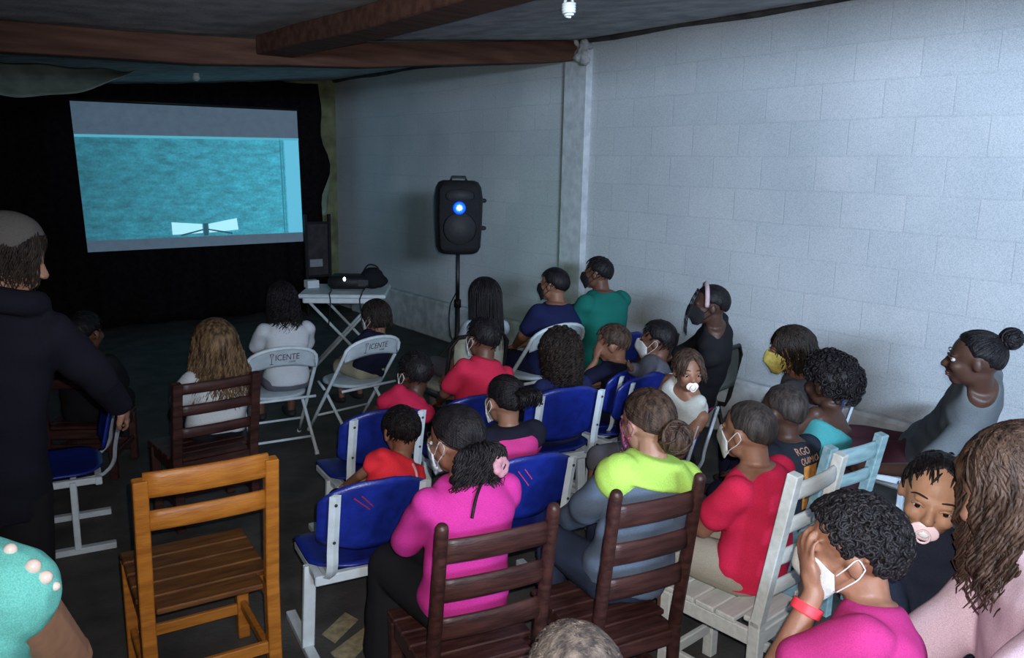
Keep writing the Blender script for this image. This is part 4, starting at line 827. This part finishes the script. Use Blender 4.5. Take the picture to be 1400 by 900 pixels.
p = person('boy with black hair and white mask reaching his grey sleeve forward', (897, 466), 4.15, C13, hh=.21, skin='brown', hair='short', hcol='black', shirt=('grey', (.16, .19, .22)), sleeve='long', lower=('pants', ('navy', (.010, .011, .03))), mask=(M_mask_w, 1), hy=0.4, seed=16, hairk=1.3, fwd=.05, arms=dict(L=dict(to=(0, 0, 0), px=(822, 520, 3.85), pole=(-.3, -.2, -1))))
p = person('toddler with a pacifier turned round towards the camera', (941, 508), 3.75, C12, face=(-.9, .1), hh=.175, skin='tan', hair='wavy', hcol='brown', shirt=('oat', (.42, .43, .40)), sleeve='tank', lower=('shorts', ('grey', (.10, .10, .12))), eyes=True, hy=1.15, hp=.08, seed=17, hairlen=.06, wave=.012, wavelen=.05, seat=.38, barefoot=1, legs='dangle', fwd=.05, arms=dict(L=dict(to=(.1, .20, -.16), pole=(-.5, -1, -.6)), R=dict(to=(-.05, .22, -.2), pole=(.5, -1, -.6))))
pacifier(p, ('cream', (.75, .66, .62)), 'pale pacifier')
c = blue_chair('blue school chair under the child in the yellow mask', at=(3.58, 2.36), face=(-.3, 1))
p = person('child with brown wavy hair and yellow face mask in a grey top', (1079, 480), 4.1, c, hh=.228, skin='tan', hair='wavy', hcol='dark', shirt=('grey', (.16, .19, .22)), lower=('pants', ('navy', (.010, .011, .03))), mask=(M_mask_y, 1), hy=0.55, hp=.05, seed=18, hairlen=.14, wave=.008, eyes=True)
c = wooden_chair('low turquoise wooden stool under the shaved boy in the printed shirt', (1000, 600), .37, .34, (.0, 1), W_tq, [], sh=.36, dp=.34, lean=0); c['category'] = 'stool'; c.name = 'wooden_stool'; c.location = (2.78, 1.83, 0)
M_pr = mat('print_orange', (.50, .20, .04), .8, .2, 60); M_pk = mat('print_peach', (.42, .22, .14), .8, .1)
def blk(x0, y0, x1, y1): 
    g = MB().grid([[(x0+(x1-x0)*i/8, y0+(y1-y0)*j/10, 0) for j in range(11)] for i in range(9)]); return np.concatenate(g.v), g.f
def shift(t, x, y): return t[0]+np.array((x, y, 0)), t[1]
prints = [on_back([shift(text_mesh('RGO', .034, 1.05), -.028, .092), shift(text_mesh('QUIMICA', .034, .92), .0, .058)], M_pk, 'lettering', .012, .58, 'peach lettering'), on_back([blk(-.05, -.14, -.02, .038), blk(.012, -.14, .042, .038), blk(-.02, -.01, .012, .038), blk(-.02, -.10, .012, -.06)], M_pr, 'print_block', .012, .58, 'orange block print')]
p = person('boy with shaved head in a dark shirt with an orange back print', (1068, 562), 3.2, c, hh=.215, skin='dark', hair='buzz', hcol='buzz', shirt=('charcoal', (.018, .022, .032)), lower=('pants', ('navy', (.010, .011, .03))), hy=0.0, seed=19, prints=prints, bulk=1.1)
p = person('child with a round black afro in a turquoise off-shoulder top', (1130, 526), 3.25, C6, hh=.21, skin='dark', hair='afro', hcol='black', shirt=('aqua', (.05, .25, .26)), sleeve='bare', collar=.86, lower=('pants', ('navy', (.010, .011, .03))), hy=0.05, seed=20, curls=700, fwd=.06, hairk=1.1)
p = person('girl in grey T-shirt with a hair bun seen in profile by the wall', (1330, 492), 3.25, C17, face=(-.45, .9), hh=.225, skin='dark', hair='tied+bun', hcol='black', shirt=('ash', (.105, .12, .13)), lower=('pants', ('maroon', (.045, .016, .022))), hy=.0, seed=21, eyes=True, tie=(0, -.80, .60), bunr=.17, Hs=1.40, lips=1, arms=dict(R='hang', L=dict(to=(.05, .22, -.17))))
# --- front rows
p = person('small child in red top with a pink strap on the blue chair with red scratches', (548, 590), 3.35, C7, hh=.20, skin='tan', hair='short', hcol='black', shirt=('scarlet', (.72, .030, .045)), sleeve='short', slen=.4, lower=('pants', ('black', (.012, .012, .014))), hy=0.05, hp=.18, seed=22, fwd=.10, near=True, seat=.36)
r_ = p; P = [r_[5](t)+r_[6]*x-r_[7]*y for t, x, y in ((.55, .075, .105), (.72, .05, .113), (.88, .025, .105), (.965, .008, .07))]
obj('strap', MB().tube(smooth_path(P, 20), .006, 6, flat=.4), mat('tie_pink', (.75, .35, .40), .7), p[0], True, 'pale pink strap across the back')
p = person('child with small ponytail in a pink top with navy collar', (689, 548), 3.25, C8, hh=.205, skin='tan', hair='tied+pony', hcol='black', shirt=('pink', (.50, .04, .20)), lower=('pants', ('navy', (.010, .011, .03))), mask=(M_mask_w, 1), hy=0.1, hp=.08, seed=23, tie=(.35, -.85, .35), hairlen=.07, kick=.35, strands=90, two=('night', (.012, .012, .022), .88, .02, False, 'dark collar yoke'), fwd=.06)
obj('hair_clip', MB().tube([hlocal(p, (.20+.02*k, -.47, .22+.05*k)) for k in range(3)], .006, 6), mat('tie_gold', (.70, .55, .35), .3, spec=.7), p[0], True)
p = person('girl in bright pink top with patterned mask and pink hair flower', (622, 602), 2.65, C3, face=(.1, 1), hh=.215, skin='tan', hair='tied+pony', hcol='black', shirt=('fuchsia', (.52, .035, .26)), sleeve='long', lower=('skirt', ('black', (.012, .012, .014))), mask=(M_mask_p, 1), hy=0.35, hp=.22, seed=24, near=True, tie=(-.1, -.80, -.52), hairlen=.13, wave=.013, wavelen=.06, strands=190, kick=.10, hside=-.15, ponyr=.27, fwd=.0, eyes=True)
bow_tie(p, (.17, -.62, -.42), ('rose', (.50, .24, .29)), 'pink flower hair clip', .8, 'hair_flower')
for k in range(7):
    a = -.5+k*.17; P = [hlocal(p, (-.25+.5*k/6, -.36, -.48)), hlocal(p, (-.20+.45*k/6, -.46, -.58)), hlocal(p, (-.1+.3*k/6, -.5, -.66-.06*math.sin(k)))]
obj('loose_lock', MB().tube(smooth_path([hlocal(p, (.05, -.46, -.55)), hlocal(p, (.10, -.55, -.85)), hlocal(p, (.02, -.56, -1.15)), hlocal(p, (.10, -.54, -1.45))], 30), .007*np.linspace(1, .3, 30), 6).tube(smooth_path([hlocal(p, (.0, -.46, -.55)), hlocal(p, (-.30, -.55, -.72)), hlocal(p, (-.46, -.54, -1.0))], 20), .005, 6), hairm('black'), p[0], True)
p = person('woman with low brown bun in lime hood and grey jacket on the dark chair', (883, 578), 2.75, C4, hh=.225, skin='light', hair='tied+bun', hcol='brown', shirt=('slate', (.10, .135, .19)), sleeve='long', lower=('pants', ('denim', (.03, .04, .07))), mask=(M_mask_f, 0), hy=0.1, hp=.15, seed=25, near=True, tie=(0, -.86, -.42), bunr=.22, two=('lime', (.42, .66, .12), .80, .12, False, 'lime green yoke over the shoulders'), bulk=1.03, fwd=.03, wrinkle=.009, inf=.018)
obj('earring', MB().ell(hlocal(p, (-.385, -.03, -.17)), (.006, .006, .006), nu=10, nv=8), mat('bead_red', (.3, .02, .08), .3), p[0], True)
p = person('boy in red shirt with white mask on the white wooden chair', (1021, 590), 2.65, C5, face=(-.15, 1), hh=.205, skin='tan', hair='buzz', hcol='buzz', shirt=('ruby', (.62, .022, .075)), lower=('shorts', ('sand', (.36, .33, .27))), mask=(M_mask_w, 1), hy=-.08, hp=.05, seed=26, near=True, seat=.37, fwd=.0, arms=dict(R='lap'), slen=.62, hem=.17, bulk=1.15)
p = person('child with curly black hair, white mask and red wristband, chin on hand', (1160, 752), 1.80, None, face=(-.35, .94), at=G(1165, 1150, .42)[:2], hh=.215, skin='tan', hair='curly', hcol='black', shirt=('magenta', (.50, .04, .22)), lower=('shorts', ('royal', (.03, .09, .36))), mask=(M_mask_w, 1), hy=0.2, hp=.12, seed=27, near=True, curls=1300, hairk=.75, seat=.40, arms=dict(L=dict(head=(-.30, .34, -.36), pole=(-.35, .55, -1), hd=(.15, .3, .9), hn=(.7, -.7, .1), curl=.5)))
aw = p[9]['L']; dirn = _n(aw[2]-aw[1]); c0 = aw[2]-dirn*.035; ux = _n(np.cross(dirn, (0, 0, 1))); uy = np.cross(dirn, ux)
obj('wristband', MB().loft([(c0+dirn*k, .034, .030, ux, uy) for k in (-.011, -.008, .008, .011)], 20), mat('band_red', (.72, .05, .07), .45, .05, 30), p[0], True, 'red wristband')
baby_face = (-.75, -.55)
p = person('baby with a pacifier carried on the shoulder of the woman in pale pink', (1276, 680), 1.95, None, face=(-.80, -.30), at=V(1290, 850, 1.97)[:2], hh=.20, skin='fair', hair='crop', hcol='black', shirt=('nightblue', (.014, .018, .030)), sleeve='long', lower=('pants', ('nightblue', (.014, .018, .030))), eyes=True, hy=.05, hp=.10, hr=-.18, seed=28, near=True, seat=.60, legs='dangle', Hs=.82, front=.22, hairk=.5, tufts=150, hunch=.01, barefoot=1)
pacifier(p, ('pinkwhite', (.85, .68, .72)), 'white and pink pacifier')
p = person('woman with long dark hair in a pale pink hoodie holding the baby', (1390, 668), 1.68, None, face=(-.62, .78), at=V(1425, 860, 1.60)[:2], hh=.24, skin='light', hair='long', hcol='brown', shirt=('palepink', (.62, .47, .54)), sleeve='long', lower=('pants', ('denim', (.03, .04, .07))), hy=.1, hp=.4, seed=29, near=True, hairlen=.27, wave=.012, wavelen=.1, hood=True, bulk=1.1, seat=.42, fullround=1, drift=.05, wrinkle=.007, arms=dict(R='lap', L='lap'), strands=420, hcolor=0)
p = person('child with tousled brown hair at the bottom edge of the view', (782, 938), 1.5, None, at=V(782, 950, 1.5)[:2], hh=.225, skin='tan', hair='short', hcol='grey', shirt=('brown', (.09, .06, .04)), lower=('pants', ('navy', (.010, .011, .03))), seed=30, near=True, tufts=700, hairk=1.2, seat=.30)
p = person('person at the left edge in teal sleeveless top with white bead trim', (-160, 640), 1.38, None, face=(.55, .83), at=V(-155, 740, 1.38)[:2], hh=.225, skin='fair', hair='short', hcol='black', shirt=('mint', (.17, .62, .57)), sleeve='bare2', lower=('pants', ('navy', (.010, .011, .03))), seed=31, near=True, vox=.004, seat=.45, bulk=1.2, inf=.02, arms=dict(R='lap'))
p_left = p
p = person('standing person in dark jacket and grey cap at the far left', (15, 352), 2.5, None, face=(.35, .94), at=V(-25, 600, 2.6)[:2], hh=.225, skin='light', hair='long', hcol='dark', shirt=('ink', (.010, .010, .018)), sleeve='long', lower=('pants', ('black', (.012, .012, .014))), hy=-1.4, hp=.35, seed=32, near=True, stand=True, hood=True, hairlen=.10, bulk=1.1, Hs=1.5, arms=dict(L='hang', R=dict(to=(.08, .2, -.22))))
obj('cap', MB().add(p[1]+(np.array(hair_shell(.24, 4, .01, 5, -.1)[0])*p[3]) @ p[2].T, hair_shell(.24, 4)[1]), fab('capgrey', (.10, .095, .09)), p[0], True)
q = V(118, 500, 4.72); c = wooden_chair('dark wooden chair under the dark dressed person in the shade', (118, 500), .70, .36, (.5, .85), W_dk, [(.64, .06), (.54, .05)], sh=.30); c.location = (q[0], q[1], 0)
p = person('dark dressed seated person almost lost in the shade behind the standing one', (118, 455), 4.7, None, at=V(118, 500, 4.72)[:2], face=(.5, .85), hh=.235, skin='brown', hair='short', hcol='black', shirt=('black', (.012, .012, .014)), sleeve='long', lower=('pants', ('black', (.012, .012, .014))), hy=-.3, seed=33, seat=.30, bulk=1.1)
# bead trim on the teal top
yw = p_left[0].rotation_euler[2]; Rw = np.array(Matrix.Rotation(yw, 3, 'Z')); vs_, fs_, n_ = [], [], 0
for c in p_left[0].children:
    if c.name.split('.')[0] in ('body', 'shirt'):
        q = np.array([v.co[:] for v in c.data.vertices]) @ Rw.T+np.array(p_left[0].location); vs_ += q.tolist(); fs_ += [[k+n_ for k in f.vertices] for f in c.data.polygons]; n_ += len(q)
bv = BVHTree.FromPolygons(vs_, fs_)
for px, py, r in ((14, 752, .011), (45, 775, .013), (62, 790, .012), (76, 802, .008)):
    h = bv.ray_cast(Vector(CAM), Vector(ray(px, py)))[0]
    if h is not None: obj('bead', MB().ell((np.array(h)-np.array(p_left[0].location)) @ Rw, (r, r, r)), mat('pearl_bead', (.80, .70, .64), .25, .03, 9, spec=.6), p_left[0], True)
    else: print('bead miss', px)
import sys
for q in PEOPLE: print(q, file=sys.stderr)
